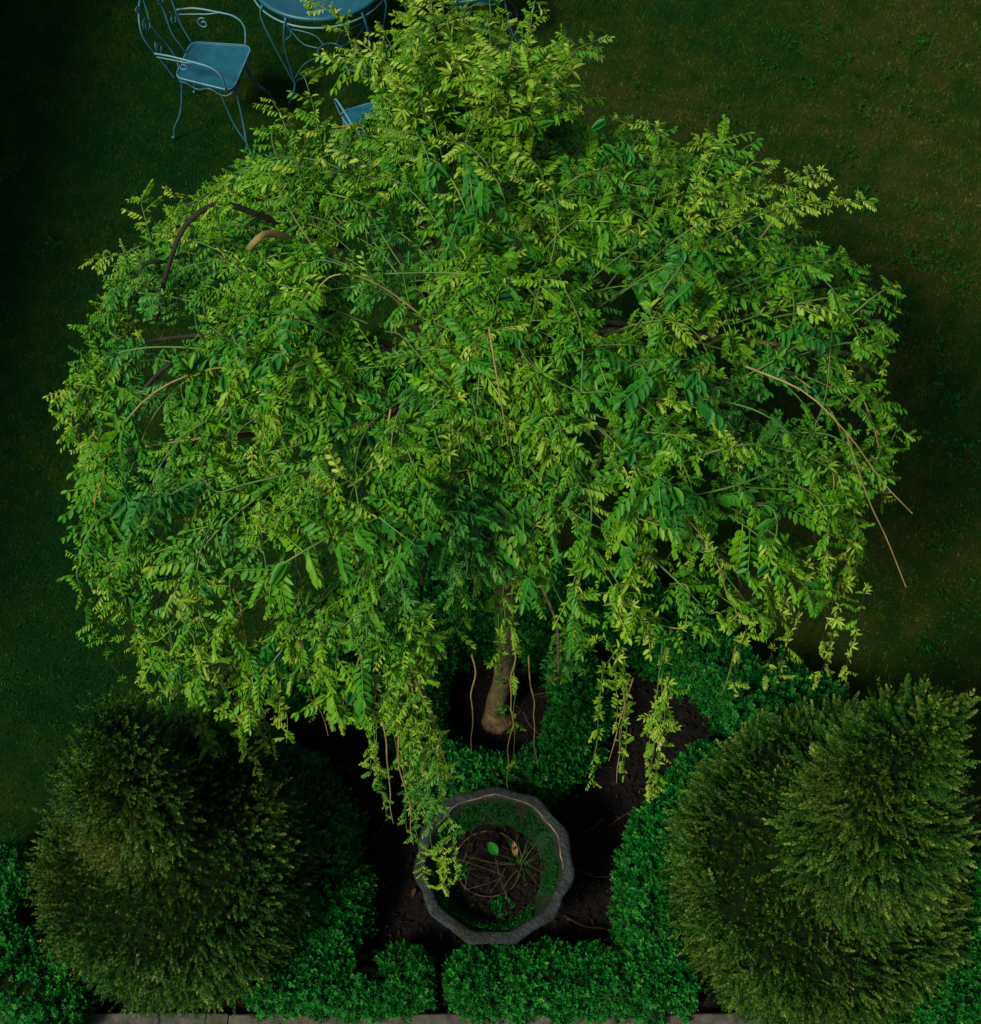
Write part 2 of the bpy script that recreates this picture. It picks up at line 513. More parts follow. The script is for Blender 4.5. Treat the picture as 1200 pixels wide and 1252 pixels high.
# ------------------------------------------------------------------ clipped box hedges
class Hedge:
    """a rounded sweep along a ground line"""
    def __init__(s, pts, width, height, seed, closed=False, amp=0.035):
        P = np.asarray(pts, float)[:, :2]
        if closed: P = np.vstack([P, P[:1]])
        s.P = smooth_curve(P, 160)
        s.closed = closed
        seg = np.linalg.norm(np.diff(s.P, axis=0), axis=1)
        s.S = np.concatenate([[0], np.cumsum(seg)])
        s.L = s.S[-1]
        s.w, s.h, s.seed, s.amp = width / 2, height, seed, amp
    def at(s, t, u, inset=0.0):
        """t metres along, u in 0..1 across (ground, top, ground)"""
        x = np.interp(t, s.S, s.P[:, 0]); y = np.interp(t, s.S, s.P[:, 1])
        x2 = np.interp(t + .01, s.S, s.P[:, 0]); y2 = np.interp(t + .01, s.S, s.P[:, 1])
        x1 = np.interp(t - .01, s.S, s.P[:, 0]); y1 = np.interp(t - .01, s.S, s.P[:, 1])
        T = norm(np.stack([x2 - x1, y2 - y1], -1))
        Nn = np.stack([-T[..., 1], T[..., 0]], -1)
        a = np.pi * (u * 1.1 - 0.05)
        c, sn = np.cos(a), np.sin(a)
        c = np.sign(c) * np.abs(c) ** 0.72; sn = np.sign(sn) * np.abs(sn) ** 0.62
        e = np.ones_like(x)
        if not s.closed:
            m = np.minimum(t, s.L - t) / (s.w * 1.1)
            e = np.sqrt(np.clip(1 - (1 - np.clip(m, 0, 1)) ** 2, 0.0, 1))
        w = (s.w - inset) * (.25 + .75 * e); h = (s.h - inset) * (.55 + .45 * e)
        p = np.stack([x + Nn[..., 0] * c * w, y + Nn[..., 1] * c * w, np.maximum(sn * h, 0.0) + 0.01], -1)
        nrm = norm(np.stack([Nn[..., 0] * c, Nn[..., 1] * c, np.maximum(sn, 0) * s.w / s.h * 1.1], -1))
        p = p + nrm * (s.amp * wob(p, 3.2, s.seed) + s.amp * .5 * wob(p, 8, s.seed + 1))[..., None]
        return p, nrm

def build_hedge(hd, label, n_per_m2=5200, size=0.030, name='box_hedge', group='clipped box hedges of the parterre', bare=0.0, wild=0.35, sprouts=0):
    base = hd.P[len(hd.P) // 2]
    root = thing(name, label, 'hedge', (base[0], base[1], 0), group)
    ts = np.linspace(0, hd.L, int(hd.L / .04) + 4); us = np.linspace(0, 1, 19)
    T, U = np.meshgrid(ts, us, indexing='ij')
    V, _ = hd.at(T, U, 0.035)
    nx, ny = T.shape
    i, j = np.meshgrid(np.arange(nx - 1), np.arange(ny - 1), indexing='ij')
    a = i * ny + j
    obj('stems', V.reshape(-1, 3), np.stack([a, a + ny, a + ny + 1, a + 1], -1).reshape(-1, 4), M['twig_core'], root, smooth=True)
    area = hd.L * (2 * hd.w + 1.6 * hd.h)
    N = int(area * n_per_m2)
    t = rng.uniform(0, hd.L, N); u = rng.uniform(0.03, .97, N)
    p, nr = hd.at(t, u)
    # worn, twiggy patches
    k = wob(p, 1.7, hd.seed + 5) > (-1.2 + bare)
    p, nr = p[k], nr[k]; N = len(p)
    up = np.array([0, 0, 1.0])
    d = norm(nr + up * rng.uniform(.0, .8, N)[:, None] + rng.normal(0, wild, (N, 3)))
    depth = rng.uniform(-.045, .012, N)
    p = p + nr * depth[:, None]
    clump = wob(p, 5.0, hd.seed + 9)
    tint = np.clip(.42 + .10 * clump + rng.normal(0, .22, N) - .02, 0.02, .95)
    sc = size * rng.uniform(.7, 1.25, N)
    Vv, Ff, Tt = scatter(BOX, p, frames(d, rng.normal(size=(N, 3))), sc, tint)
    parts = [(Vv, Ff, Tt)]
    if sprouts:
        m = rng.uniform(0, hd.L, sprouts); q, nq = hd.at(m, rng.uniform(.25, .75, sprouts))
        for c, nc in zip(q, nq):
            ln = rng.uniform(.04, .10); kk = int(ln / .012)
            dd = norm(nc + [0, 0, .8] + rng.normal(0, .25, 3))
            pp = c + dd * np.linspace(0, ln, kk)[:, None]
            parts.append(scatter(BOX, pp, frames(norm(np.tile(dd, (kk, 1)) + rng.normal(0, .3, (kk, 3))), rng.normal(size=(kk, 3))), size * .95, np.linspace(.45, .85, kk)))
    off, VV, FF, TT = 0, [], [], []
    for v, f, t_ in parts:
        VV.append(v); FF.append(f + off); TT.append(t_); off += len(v)
    o = obj('foliage', np.concatenate(VV), np.concatenate(FF), M['box_leaf'], root, tint=np.concatenate(TT))
    o['kind'] = 'stuff'
    return root

def upts(pix, z): return [unproj(a, b, z) for a, b in pix]

ang = np.linspace(0, 2 * np.pi, 25)[:-1]
ring = np.stack([0.03 + .385 * np.cos(ang), 2.26 + .385 * np.sin(ang)], -1)
build_hedge(Hedge(ring, .24, .27, 21, closed=True), 'round box hedge clipped as a ring about the foot of the tree trunk', bare=.1)
build_hedge(Hedge(upts([(925, 850), (860, 800), (770, 745), (620, 715), (470, 745), (390, 795), (330, 845)], .25), .33, .34, 31),
            'long curved box hedge arching behind the trunk in the shade of the crown', sprouts=14, n_per_m2=4600)
build_hedge(Hedge(upts([(880, 845), (950, 860), (1010, 890), (1035, 915)], .28), .42, .36, 33, amp=.05),
            'bushy bright green box hedge end just above the conical yew on the right', sprouts=46, wild=.5)
build_hedge(Hedge(upts([(120, 915), (200, 895), (290, 865)], .28), .30, .36, 35, amp=.05),
            'box hedge end showing bright green between the left yew tip and the weeping crown', sprouts=14)
build_hedge(Hedge(upts([(812, 1190), (795, 1120), (808, 1045), (842, 975), (905, 925)], .2), .275, .29, 41),
            'sunlit S curved box hedge between the stone planter and the right yew', n_per_m2=5600)
build_hedge(Hedge(upts([(395, 1170), (405, 1110), (400, 1040), (370, 970), (318, 935), (262, 925)], .2), .30, .30, 43),
            'shaded curved box hedge to the right of the left yew', n_per_m2=5000)
build_hedge(Hedge(upts([(300, 1200), (380, 1206), (460, 1200), (532, 1200)], .14), .25, .24, 51, amp=.035),
            'left half of the low front box hedge along the timber edging', bare=.45, wild=.5)
build_hedge(Hedge(upts([(544, 1202), (640, 1198), (740, 1200), (850, 1206)], .14), .27, .25, 53, amp=.035),
            'right half of the low front box hedge below the stone planter', bare=.3, wild=.5)
build_hedge(Hedge(upts([(1085, 1255), (1150, 1238), (1205, 1190), (1225, 1110), (1215, 1040)], .2), .30, .30, 61, amp=.05),
            'box hedge in the bottom right corner beyond the right yew', bare=.2, wild=.5)
build_hedge(Hedge(upts([(105, 1235), (45, 1215), (2, 1160), (-8, 1090), (30, 1035)], .2), .30, .30, 63, amp=.05),
            'box hedge in the bottom left corner beyond the left yew', bare=.3, wild=.5, sprouts=12)

# unseen tall hedge added past the left edge to shade the lawn
th = Hedge([(-4.3, 1.2), (-4.3, 3.5), (-4.3, 6.0), (-4.2, 9.5)], 1.2, 2.2, 71, amp=.08)
rt = build_hedge(th, 'tall unseen hedge added left of the lawn to shade it', n_per_m2=140, size=.15, name='shade_hedge', group='added shade casters')
rt['kind'] = 'structure'

# ------------------------------------------------------------------ conical spiral-clipped yews
def yew(base, rad, hgt, hand, seed, T, size, label, phase, n_sprig, tint0):
    root = thing('conical_yew', label, 'topiary', (base[0], base[1], 0), 'conical clipped yews')
    trunk = np.array([[base[0], base[1], z] for z in np.linspace(0, hgt * .9, 8)])
    v, f = tube(trunk, np.linspace(.05, .012, 8), 8)
    obj('trunk', v, f, M['dark_bark'], root)
    turns = 2.2
    def surf(a, z, inset=0):
        k = z / hgt
        ph = (k * turns + hand * a / (2 * np.pi) + phase) % 1.0      # helical tiers, each a bulging drum above a clipped groove
        km = np.clip(k + np.interp(ph, [0, .76, 1], [.40, -.36, .40]) / turns * .62, 0, 1)
        R0 = rad * np.interp(km, [0, .06, .17, .28, .4, .52, .66, .8, .93, 1.0], [.98, 1.04, 1.03, .95, .78, .57, .38, .27, .19, .07])
        taper = np.interp(k, [0, .90, .97, 1.0], [1, 1, .7, .2])
        rr = R0 * taper * (.86 + .16 * np.interp(ph, [0, .12, .35, .65, .82, .94, 1], [.25, .75, 1, 1, .7, 0, .25])) - inset + .015
        p = np.stack([base[0] + rr * np.cos(a), base[1] + rr * np.sin(a), z + 0 * a], -1)
        rr = rr * (1 + .03 * wob(p, 2.6, seed + 3) + .04 * wob(p, 6.5, seed + 4))
        p = np.stack([base[0] + rr * np.cos(a), base[1] + rr * np.sin(a), z + 0 * a], -1)
        return p, rr
    # dark woody core under the sprigs
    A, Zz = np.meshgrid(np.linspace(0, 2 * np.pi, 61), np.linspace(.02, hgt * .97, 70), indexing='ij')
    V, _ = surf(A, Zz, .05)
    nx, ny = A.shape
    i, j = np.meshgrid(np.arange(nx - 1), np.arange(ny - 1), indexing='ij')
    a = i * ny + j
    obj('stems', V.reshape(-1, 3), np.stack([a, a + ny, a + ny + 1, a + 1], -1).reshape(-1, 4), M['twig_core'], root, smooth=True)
    # sprigs, even over the surface
    N = n_sprig * 12
    z = hgt * (1 - np.sqrt(1 - rng.uniform(0, 1, N)) ** 1.05)
    z = rng.uniform(0.02, hgt * 1.0, N); an = rng.uniform(0, 2 * np.pi, N)
    p, rr = surf(an, z)
    e0 = 2e-3
    ar = np.linalg.norm(np.cross(surf(an + e0, z)[0] - surf(an - e0, z)[0], surf(an, z + .004)[0] - surf(an, z - .004)[0]), axis=1) + 1e-7
    k = rng.uniform(0, 1, N) < ar / np.quantile(ar, .985)
    p, an, z, rr = p[k][:n_sprig], an[k][:n_sprig], z[k][:n_sprig], rr[k][:n_sprig]
    N = len(p)
    e = 1e-3
    da = (surf(an + e, z)[0] - surf(an - e, z)[0]); dz = (surf(an, z + .01)[0] - surf(an, z - .01)[0])
    nr = norm(np.cross(da, dz))
    out = np.stack([np.cos(an), np.sin(an), 0 * an], -1)
    nr = norm(np.where((nr * out).sum(1, keepdims=True) < 0, -nr, nr) + .35 * out)
    topn = np.clip((z / hgt - .74) / .26, 0, 1)[:, None]
    d = norm(nr + np.array([0, 0, 1]) * (.22 + 1.4 * topn) + rng.normal(0, .30, (N, 3)) + .30 * np.stack([wob(p, 5, seed + 6), wob(p, 5, seed + 7), wob(p, 5, seed + 8)], -1))
    dpt = rng.uniform(-.075, .0, N)
    dpt = np.where(rng.uniform(size=N) < .08, rng.uniform(.0, .035, N), dpt)
    p = p + nr * dpt[:, None]
    sc = size * rng.uniform(.6, 1.3, N) * (1 + .45 * topn[:, 0])
    tint = np.clip(tint0 + .12 * wob(p, 2.0, seed) + rng.normal(0, .17, N) - .10, 0.0, .9)
    up = norm(np.array([0, 0, 1.0]) + rng.normal(0, .5, (N, 3)))
    Rm = frames(d, up)
    # those that show largest become parts of their own
    px, py, dep = project(p + d * .03)
    face = (nr * norm(np.array([0, 0, CAM_Z]) - p)).sum(1)
    score = sc / dep * (face > .1) * (dpt > -.03) * (px > 0) * (px < 1200) * (py < 1252)
    big = np.argsort(-score)[:290]
    m = np.ones(N, bool); m[big] = False
    V, F, Tt = scatter(T, p[m], Rm[m], sc[m], tint[m])
    o = obj('foliage', V, F, M['yew_leaf'], root, tint=Tt); o['kind'] = 'stuff'
    meshes = {}
    b0 = np.array(root.location)
    for q in big:
        kk = (int(rng.integers(len(T))), round(float(tint[q]) * 5) / 5)
        if kk not in meshes:
            v, f, t = T[kk[0]]
            meshes[kk] = make_mesh('sprig', v, f, M['yew_leaf'], t + kk[1])
        s = bpy.data.objects.new('sprig', meshes[kk]); C.objects.link(s); s.parent = root
        mt = np.eye(4); mt[:3, :3] = Rm[q] * sc[q]; mt[:3, 3] = p[q] - b0
        s.matrix_basis = Matrix(mt.tolist())
    return root

RY = np.array([1.325, 1.44]); LY = np.array([-1.235, 1.49])
yew((RY[0], RY[1]), .545, 2.06, 1, 81, YEW, .053, 'tall olive green yew clipped as a spiral cone, in the bottom right', .42, 15000, .66)
yew((LY[0], LY[1]), .54, 1.88, -1, 87, YEWB, .043, 'blunt dark yew clipped as a cone, half in shade in the bottom left', .62, 13500, .58)

# ------------------------------------------------------------------ weeping tree
TB = np.array([0.03, 2.24, 0.0])
CC = np.array([0.0, 2.68])
ZD = -.25
TH = np.array([0, 25, 45, 65, 80, 95, 108, 122, 140, 160, 180, 205, 225, 243, 256, 266, 276, 286, 298, 312, 335, 360.0])
RAD = np.array([1.46, 1.56, 1.60, 1.50, 1.50, 1.85, 1.58, 1.56, 1.64, 1.56, 1.50, 1.50, 1.36, 1.12, .92, .62, .46, .64, .90, 1.08, 1.30, 1.46])
BOT = np.array([1.35, 1.4, 1.5, 1.5, 1.5, 1.5, 1.5, 1.5, 1.4, 1.25, 1.08, 1.05, 1.22, 1.62, 1.72, 1.80, 1.80, 1.78, 1.74, 1.68, 1.55, 1.35])
def Rr(a): return np.interp(np.degrees(a) % 360, TH, RAD)
def Zb(a): return np.interp(np.degrees(a) % 360, TH, BOT)
def dome(r, a):
    k = np.clip(r / Rr(a), 0, 1.1)
    return 1.80 + .62 * (1 - k ** 2.3) + .05 * np.sin(3 * a + 1) * k + .07 * np.sin(7 * a) * k

tree = thing('weeping_tree', 'large weeping tree with a mop of drooping yellow green leafy shoots over the bed', 'tree', (TB[0], TB[1], 0))
tp = smooth_curve([TB, TB + [.0, .03, .12], TB + [.035, .06, .5], TB + [.03, .12, 1.0], TB + [-.02, .16, 1.4], TB + [-.02, .24, 1.78]], 40)
tr = np.interp(np.linspace(0, 1, 40), [0, .05, .12, .3, .9, 1], [.088, .066, .052, .044, .042, .058])
v, f = tube(tp, tr, 14)
v = v + norm(v - np.repeat(tp, 14, axis=0)) * (.006 * wob(v, 6, 2) + .003 * wob(v, 22, 3))[:, None] + np.array([0, 0, 0.0])
obj('trunk', v, f, M['bark'], tree, smooth=True)
head = tp[-1] - [0, 0, .05]

limbs = []
limb_az = np.radians([8, 38, 62, 88, 98, 118, 142, 165, 190, 214, 236, 256, 292, 318, 344, 20, 130, 178])
for k, a in enumerate(limb_az):
    Rm_ = Rr(a)
    pts = [head + [0, 0, -.04]]
    for q, lift in ((.18, .02), (.45, .05), (.75, .05), (.93, -.02)):
        aa = a + rng.normal(0, .07)
        r_ = q * Rm_
        pts.append([CC[0] + r_ * math.cos(aa), CC[1] + r_ * math.sin(aa), float(dome(r_, aa)) - .30 + .20 * q + lift + rng.normal(0, .03)])
    pts.append([pts[-1][0] * 1.0 + .06 * math.cos(a), pts[-1][1] + .06 * math.sin(a), pts[-1][2] - .35])
    P = smooth_curve(pts, 30)
    limbs.append(P)
    v, f = tube(P, np.linspace(.013, .004, 30) * rng.uniform(.8, 1.15), 7)
    obj('limb', v, f, M['dark_bark'] if k % 6 else M['bark'], tree, smooth=True)
# the bare arching limb on the left, and the pale sawn stub beside it
P = smooth_curve([unproj(420, 300, z=2.30 + ZD), unproj(330, 268, z=2.55 + ZD), unproj(270, 250, z=2.66 + ZD), unproj(228, 275, z=2.64 + ZD), unproj(205, 330, z=2.50 + ZD), unproj(192, 390, z=2.25 + ZD)], 26)
v, f = tube(P, np.linspace(.013, .007, 26), 7); obj('limb', v, f, M['dark_bark'], tree, smooth=True)
P = smooth_curve([unproj(225, 330, z=2.2 + ZD), unproj(185, 320, z=2.3 + ZD), unproj(158, 345, z=2.2 + ZD), unproj(152, 400, z=1.9 + ZD)], 18)
v, f = tube(P, np.linspace(.010, .006, 18), 6); obj('limb', v, f, M['dark_bark'], tree, smooth=True)
P = smooth_curve([unproj(450, 330, z=2.25 + ZD), unproj(380, 300, z=2.45 + ZD), unproj(335, 286, z=2.60 + ZD), unproj(318, 290, z=2.63 + ZD), unproj(305, 304, z=2.58 + ZD)], 16)
v, f = tube(P, np.linspace(.012, .013, 16), 8)
v += .0025 * wob(v, 25, 4)[:, None]
so = obj('limb', v, f, M['tan_stem'], tree, smooth=True); so['label'] = 'pale sawn limb stub'

# shoots ------------------------------------------------------------
LP, LD, LS, LT, LK = [], [], [], [], []       # leaf position, direction, size, tint, kind (0 pinnate, 1 tuft, 2 broad)
GAPS = [(480, 400, 45, 60), (780, 350, 105, 65), (600, 545, 40, 45), (720, 625, 55, 70), (830, 640, 40, 60), (640, 830, 75, 60), (450, 310, 75, 40), (520, 400, 60, 40), (300, 700, 50, 60), (700, 690, 60, 50), (890, 420, 50, 40), (560, 690, 30, 55)]
def gap(p):
    x, y, _ = project(p)
    g_ = np.zeros(np.shape(x))
    for cx, cy, rx, ry in GAPS:
        g_ = np.maximum(g_, np.clip(1.25 - np.sqrt(((x - cx) / rx) ** 2 + ((y - cy) / ry) ** 2), 0, .72))
    g_ = np.maximum(g_, np.clip((wob(p, 2.2, 77) - .14) * 2.4, 0, .8))
    return g_
def leaves_on(P, step, size, kind, tint0, t0=0.0, thin=0.0):
    seg = np.linalg.norm(np.diff(P, axis=0), axis=1); Sx = np.concatenate([[0], np.cumsum(seg)])
    L = Sx[-1]
    nn = max(2, int(L / step))
    s = np.linspace(t0 * L, L, nn)
    Q = np.stack([np.interp(s, Sx, P[:, c]) for c in range(3)], -1)
    T = norm(np.stack([np.interp(np.minimum(s + .01, L), Sx, P[:, c]) - np.interp(np.maximum(s - .01, 0), Sx, P[:, c]) for c in range(3)], -1))
    gg = gap(Q)
    for q in range(nn):
        if rng.uniform() < max(gg[q], thin): continue
        t = T[q]
        hz = norm(np.array([Q[q][0] - CC[0], Q[q][1] - CC[1], 0]))
        side = norm(np.cross(t, [0, 0, 1]) + 1e-3)
        sgn = 1 if q % 2 else -1
        steep = abs(t[2])
        d = side * sgn * .9 + hz * .45 * (.3 + steep) + t * .35 + rng.normal(0, .33, 3) + np.array([0, 0, .15])
        k = kind
        if kind == 0:
            u = rng.uniform()
            k = 1 if (steep > .75 and u < .45) or u < .13 else (2 if u > .965 else 0)
        if kind == 3: k = 1 if rng.uniform() < .6 else 0
        frac = q / max(1, nn - 1)
        sz = size * rng.uniform(.65, 1.25) * (1.0 - .35 * frac)
        LP.append(Q[q]); LD.append(d); LS.append(sz * (.62 if k == 1 else (1.05 if k == 2 else 1)))
        LT.append(tint0 + .22 * frac + rng.normal(0, .13) + (.12 if k == 1 else 0) - (.35 if k == 2 else 0)); LK.append(k)

SPARE = []
NSH = [0]
def add_shoot(P, r0_, r1_, mat):
    if r0_ >= .0032 or mat is M['dark_bark']: NSH[0] += 1
    if (r0_ < .0032 and mat is not M['dark_bark']) or NSH[0] > 296:
        SPARE.append(tube(P, np.linspace(r0_, r1_, len(P)), 4, cap=False)); return
    v, f = tube(P, np.linspace(r0_, r1_, len(P)), 4, cap=False)
    return obj('shoot', v, f, mat, tree, smooth=True)

NS = 330
ga = 2.399963
for k in range(NS):
    a = (k * ga) % (2 * np.pi) + rng.normal(0, .1)
    Rm_ = float(Rr(a))
    rim = k % 5 < 2 and k < 250
    r_0 = Rm_ * (rng.uniform(.45, .85) if rim else math.sqrt(rng.uniform(.005, .62 if k < 210 else .16)))
    ln = rng.uniform(.3, .75) if k < 210 else rng.uniform(.25, .55)
    a2 = a + rng.normal(0, .5) * (1 - r_0 / Rm_) + rng.normal(0, .1)
    r_1 = min(float(Rr(a2)) * rng.uniform(.93, 1.03), r_0 + ln) if not rim else float(Rr(a2)) * rng.uniform(.92, 1.03)
    lift = rng.uniform(.02, .16) if rng.uniform() < .8 else rng.uniform(.16, .28)
    pts = []
    for t in np.linspace(0, 1, 6):
        r_ = r_0 + (r_1 - r_0) * (1 - (1 - t) ** 1.7); aa = a + (a2 - a) * t
        pts.append([CC[0] + r_ * math.cos(aa), CC[1] + r_ * math.sin(aa), float(dome(r_, aa)) - .10 * (1 - t) + lift * math.sin(min(1, t * 1.25) * 2.4) - .05])
    e = pts[-1]
    zb = float(Zb(a2)) + rng.uniform(-.12, .45) if (rim or r_1 > .88 * Rr(a2)) else e[2] - rng.uniform(.12, .42)
    zb = min(zb, e[2] - rng.uniform(.04, .14))
    h_ = np.array([math.cos(a2), math.sin(a2)])
    m_ = max(2, int((e[2] - zb) / .18) + 1)
    for t in np.linspace(0, 1, m_ + 1)[1:]:
        pts.append([e[0] + h_[0] * .05 * math.sqrt(t) + rng.normal(0, .012), e[1] + h_[1] * .05 * math.sqrt(t) + rng.normal(0, .012), e[2] + (zb - e[2]) * t])
    P = smooth_curve(pts, 30)
    add_shoot(P, .0042 if k < 175 else .0030, .0016, M['green_stem'] if k % 8 else M['tan_stem'])
    sparse = (math.degrees(a2) % 360 > 318 or math.degrees(a2) % 360 < 22) and rim
    leaves_on(P, .0138, rng.choice([.058, .075, .092, .125], p=[.3, .35, .25, .10]), 0, .46 + rng.normal(0, .11), .02, .5 if sparse else rng.uniform(0.1, .55))

# shoots crossing over the crown's top
for k in range(44):
    a = k * ga; q0 = rng.uniform(.15, .42); q1 = rng.uniform(.1, .4)
    A0 = np.array([CC[0] + q0 * math.cos(a), CC[1] + q0 * math.sin(a)]); a3 = a + math.pi + rng.normal(0, .9)
    A1 = np.array([CC[0] + q1 * math.cos(a3), CC[1] + q1 * math.sin(a3)])
    pts = [[*(A0 + (A1 - A0) * t + rng.normal(0, .015, 2)), 2.26 + .16 * math.sin(t * 2.6) + .04 * (k % 4) - .18 * t * t] for t in np.linspace(0, 1.25, 6)]
    P = smooth_curve(pts, 18)
    add_shoot(P, .0030, .0014, M['green_stem'])
    leaves_on(P, .018, rng.uniform(.070, .12), 0, .54 + rng.normal(0, .09), .12)

# erect young shoots along the back and top that break the outline
for k in range(96):
    a = rng.uniform(R(15), R(170)) if k < 30 else rng.uniform(R(77), R(106))
    r_ = float(Rr(a)) * (rng.uniform(.55, 1.0) if k < 30 else rng.uniform(.6, 1.0))
    b = np.array([CC[0] + r_ * math.cos(a), CC[1] + r_ * math.sin(a), float(dome(r_, a)) - .05])
    hh = rng.uniform(.12, .34) if k < 30 else rng.uniform(.12, .46)
    o_ = np.array([math.cos(a), math.sin(a), 0]) * rng.uniform(.0, .13) + rng.normal(0, .05, 3)
    tx, ty, _ = project(b + o_ * 1.7 + [0, 0, hh])
    if tx < 150 or tx > 1040: continue
    P = smooth_curve([b, b + o_ * .4 + [0, 0, hh * .6], b + o_ + [0, 0, hh], b + o_ * 1.7 + [0, 0, hh * .98]], 14)
    add_shoot(P, .0030, .0012, M['green_stem'])
    leaves_on(P, .020, .088 if k < 30 else rng.choice([.09, .13]), 0, .58, 0)

# long side whips on the right that leave the outline
for pp in ([(790, 270, 2.5), (870, 248, 2.5), (950, 228, 2.45), (1005, 208, 2.4)], [(860, 300, 2.45), (930, 262, 2.5), (1000, 248, 2.4), (1062, 245, 2.3)],
           [(240, 260, 2.35), (190, 290, 2.3), (150, 310, 2.25), (103, 318, 2.15)], [(130, 480, 1.95), (110, 500, 1.9), (86, 500, 1.8)],
           [(600, 110, 2.5), (640, 45, 2.6), (668, 14, 2.6)], [(440, 90, 2.3), (420, 30, 2.45), (385, 4, 2.5), (378, 12, 2.4)]):
    P = smooth_curve([unproj(a_, b_, z=c_ + (ZD if c_ > 1 else 0)) for a_, b_, c_ in pp], 16)
    add_shoot(P, .003, .0012, M['green_stem']); leaves_on(P, .020, .075, 0, .75, .1)

# heavy hanging strands in front, the loose ones at the right, and bare pale stems
def hang(px_, py_, y, z1, seed_=0, lean=(0, 0), leafy=True, step=.017, size=.058, mat='tan_stem', tint=.58, thin=0.0, r=.0026):
    p0 = unproj(px_, py_, y=y - .76)
    z1 = z1 * .94
    cr, ca = math.hypot(p0[0] - CC[0], p0[1] - CC[1]), math.atan2(p0[1] - CC[1], p0[0] - CC[0])
    p0[2] = max(min(p0[2], float(dome(cr, ca)) + .12), z1 + .3)      # a strand starts inside the crown, not above it
    z0 = p0[2]
    n_ = max(4, int((z0 - z1) / .12))
    pts = [p0 + np.array([lean[0] * t + rng.normal(0, .005), lean[1] * t + rng.normal(0, .005), (z1 - z0) * t]) for t in np.linspace(0, 1, n_)]
    P = smooth_curve(pts, 26)
    add_shoot(P, r, r * .5, M[mat])
    if leafy: leaves_on(P, step * 1.15, size, 3, tint, .0, max(thin, rng.uniform(.05, .4)))
for q in range(10):      # the thick bunch falling past the planter
    hang(rng.uniform(400, 530), rng.uniform(660, 760), rng.uniform(2.50, 2.70), rng.uniform(.70, 1.3), lean=(rng.uniform(-.06, .12), rng.uniform(-.32, -.10)), step=.020, size=.060)
for q in range(4):
    hang(rng.uniform(455, 505), rng.uniform(740, 800), 2.46, rng.uniform(.50, .68), lean=(rng.uniform(.08, .15), -.36), step=.015, size=.062, tint=.62)
for q in range(5):
    hang(rng.uniform(755, 830), rng.uniform(690, 770), rng.uniform(2.5, 2.7), rng.uniform(.9, 1.4), lean=(rng.uniform(-.02, .08), -.14), step=.021)
for q in range(3):
    hang(rng.uniform(822, 842), 780, 2.52, rng.uniform(.85, 1.05), lean=(.02, -.16), step=.017, tint=.7)
for x_, y_, yy, z_ in ((1060, 640, 2.9, 1.35), (1075, 600, 2.9, 1.25), (1010, 640, 2.8, 1.25), (1040, 700, 2.8, 1.2), (985, 660, 2.75, 1.25), (1075, 690, 2.8, 1.3), (950, 640, 2.7, 1.3)):
    hang(x_, y_, yy, z_, lean=(.03, -.1), step=.028, size=.07, tint=.72, thin=.25, mat='dark_bark')
for q in range(7):       # ragged hem over the left yew and hedge
    hang(rng.uniform(170, 400), rng.uniform(700, 800), rng.uniform(2.45, 2.65), rng.uniform(.95, 1.2), lean=(rng.uniform(-.05, .05), -.05), step=.021)
hang(262, 820, 2.42, .93, lean=(.02, -.05), step=.017, tint=.75)
for q in range(5):       # strands straight over the trunk
    hang(rng.uniform(600, 640), rng.uniform(600, 740), rng.uniform(2.6, 2.85), rng.uniform(.75, 1.3), lean=(.0, -.02), step=.024)
hang(632, 700, 2.62, .55, lean=(.02, -.02), step=.030, thin=.3)
for q in range(4):       # low fronds over the ring hedge
    hang(rng.uniform(680, 730), 760, 2.85, rng.uniform(.75, 1.0), step=.022, size=.10, tint=.45)
for px_, py_, yy, z1, ln in ((492, 735, 2.44, 1.1, (.02, -.12)), (498, 740, 2.44, 1.2, (.09, -.10)), (487, 745, 2.44, 1.15, (-.02, -.1)), (575, 640, 2.5, 1.0, (-.02, 0)),
                             (783, 745, 2.52, .85, (.04, -.1)), (790, 750, 2.52, 1.1, (-.03, -.08)), (628, 760, 2.55, .35, (0, -.02)), (645, 800, 2.62, .45, (.07, 0)),
                             (458, 830, 2.30, .90, (-.03, -.05)), (478, 850, 2.25, .80, (.0, -.05)), (340, 700, 2.5, 1.2, (0, 0)), (256, 640, 2.6, 1.5, (-.02, 0))):
    hang(px_, py_, yy, z1, lean=ln, leafy=False, r=.0034)
for pp in ([(912, 448, 2.62), (985, 480, 2.62), (1040, 535, 2.50), (1080, 590, 2.35), (1116, 628, 2.25)], [(1035, 530, 2.45), (1062, 610, 2.2), (1085, 660, 2.0), (1108, 718, 1.85)],
           [(478, 500, 2.62), (465, 570, 2.5), (432, 645, 2.3)], [(598, 400, 2.85), (606, 450, 2.8), (622, 545, 2.55)], [(545, 395, 2.5), (566, 440, 2.45)],
           [(720, 418, 2.5), (740, 455, 2.42), (758, 470, 2.4)], [(622, 545, 2.25), (616, 575, 2.1), (640, 640, 1.9)], [(648, 412, 2.45), (690, 480, 2.35), (705, 500, 2.3)],
           [(968, 598, 1.9), (985, 594, 1.9), (1000, 595, 1.85)], [(290, 650, 2.05), (262, 690, 1.9), (250, 740, 1.75)], [(900, 790, 1.0), (890, 830, .8), (882, 850, .7)]):
    P = smooth_curve([unproj(a_, b_, z=c_ + (ZD if c_ > 1 else 0)) for a_, b_, c_ in pp], 14)
    add_shoot(P, .0038, .0020, M['tan_stem'])

v, f = join(SPARE); o = obj('fine_shoots', v, f, M['green_stem'], tree, smooth=True); o['kind'] = 'stuff'
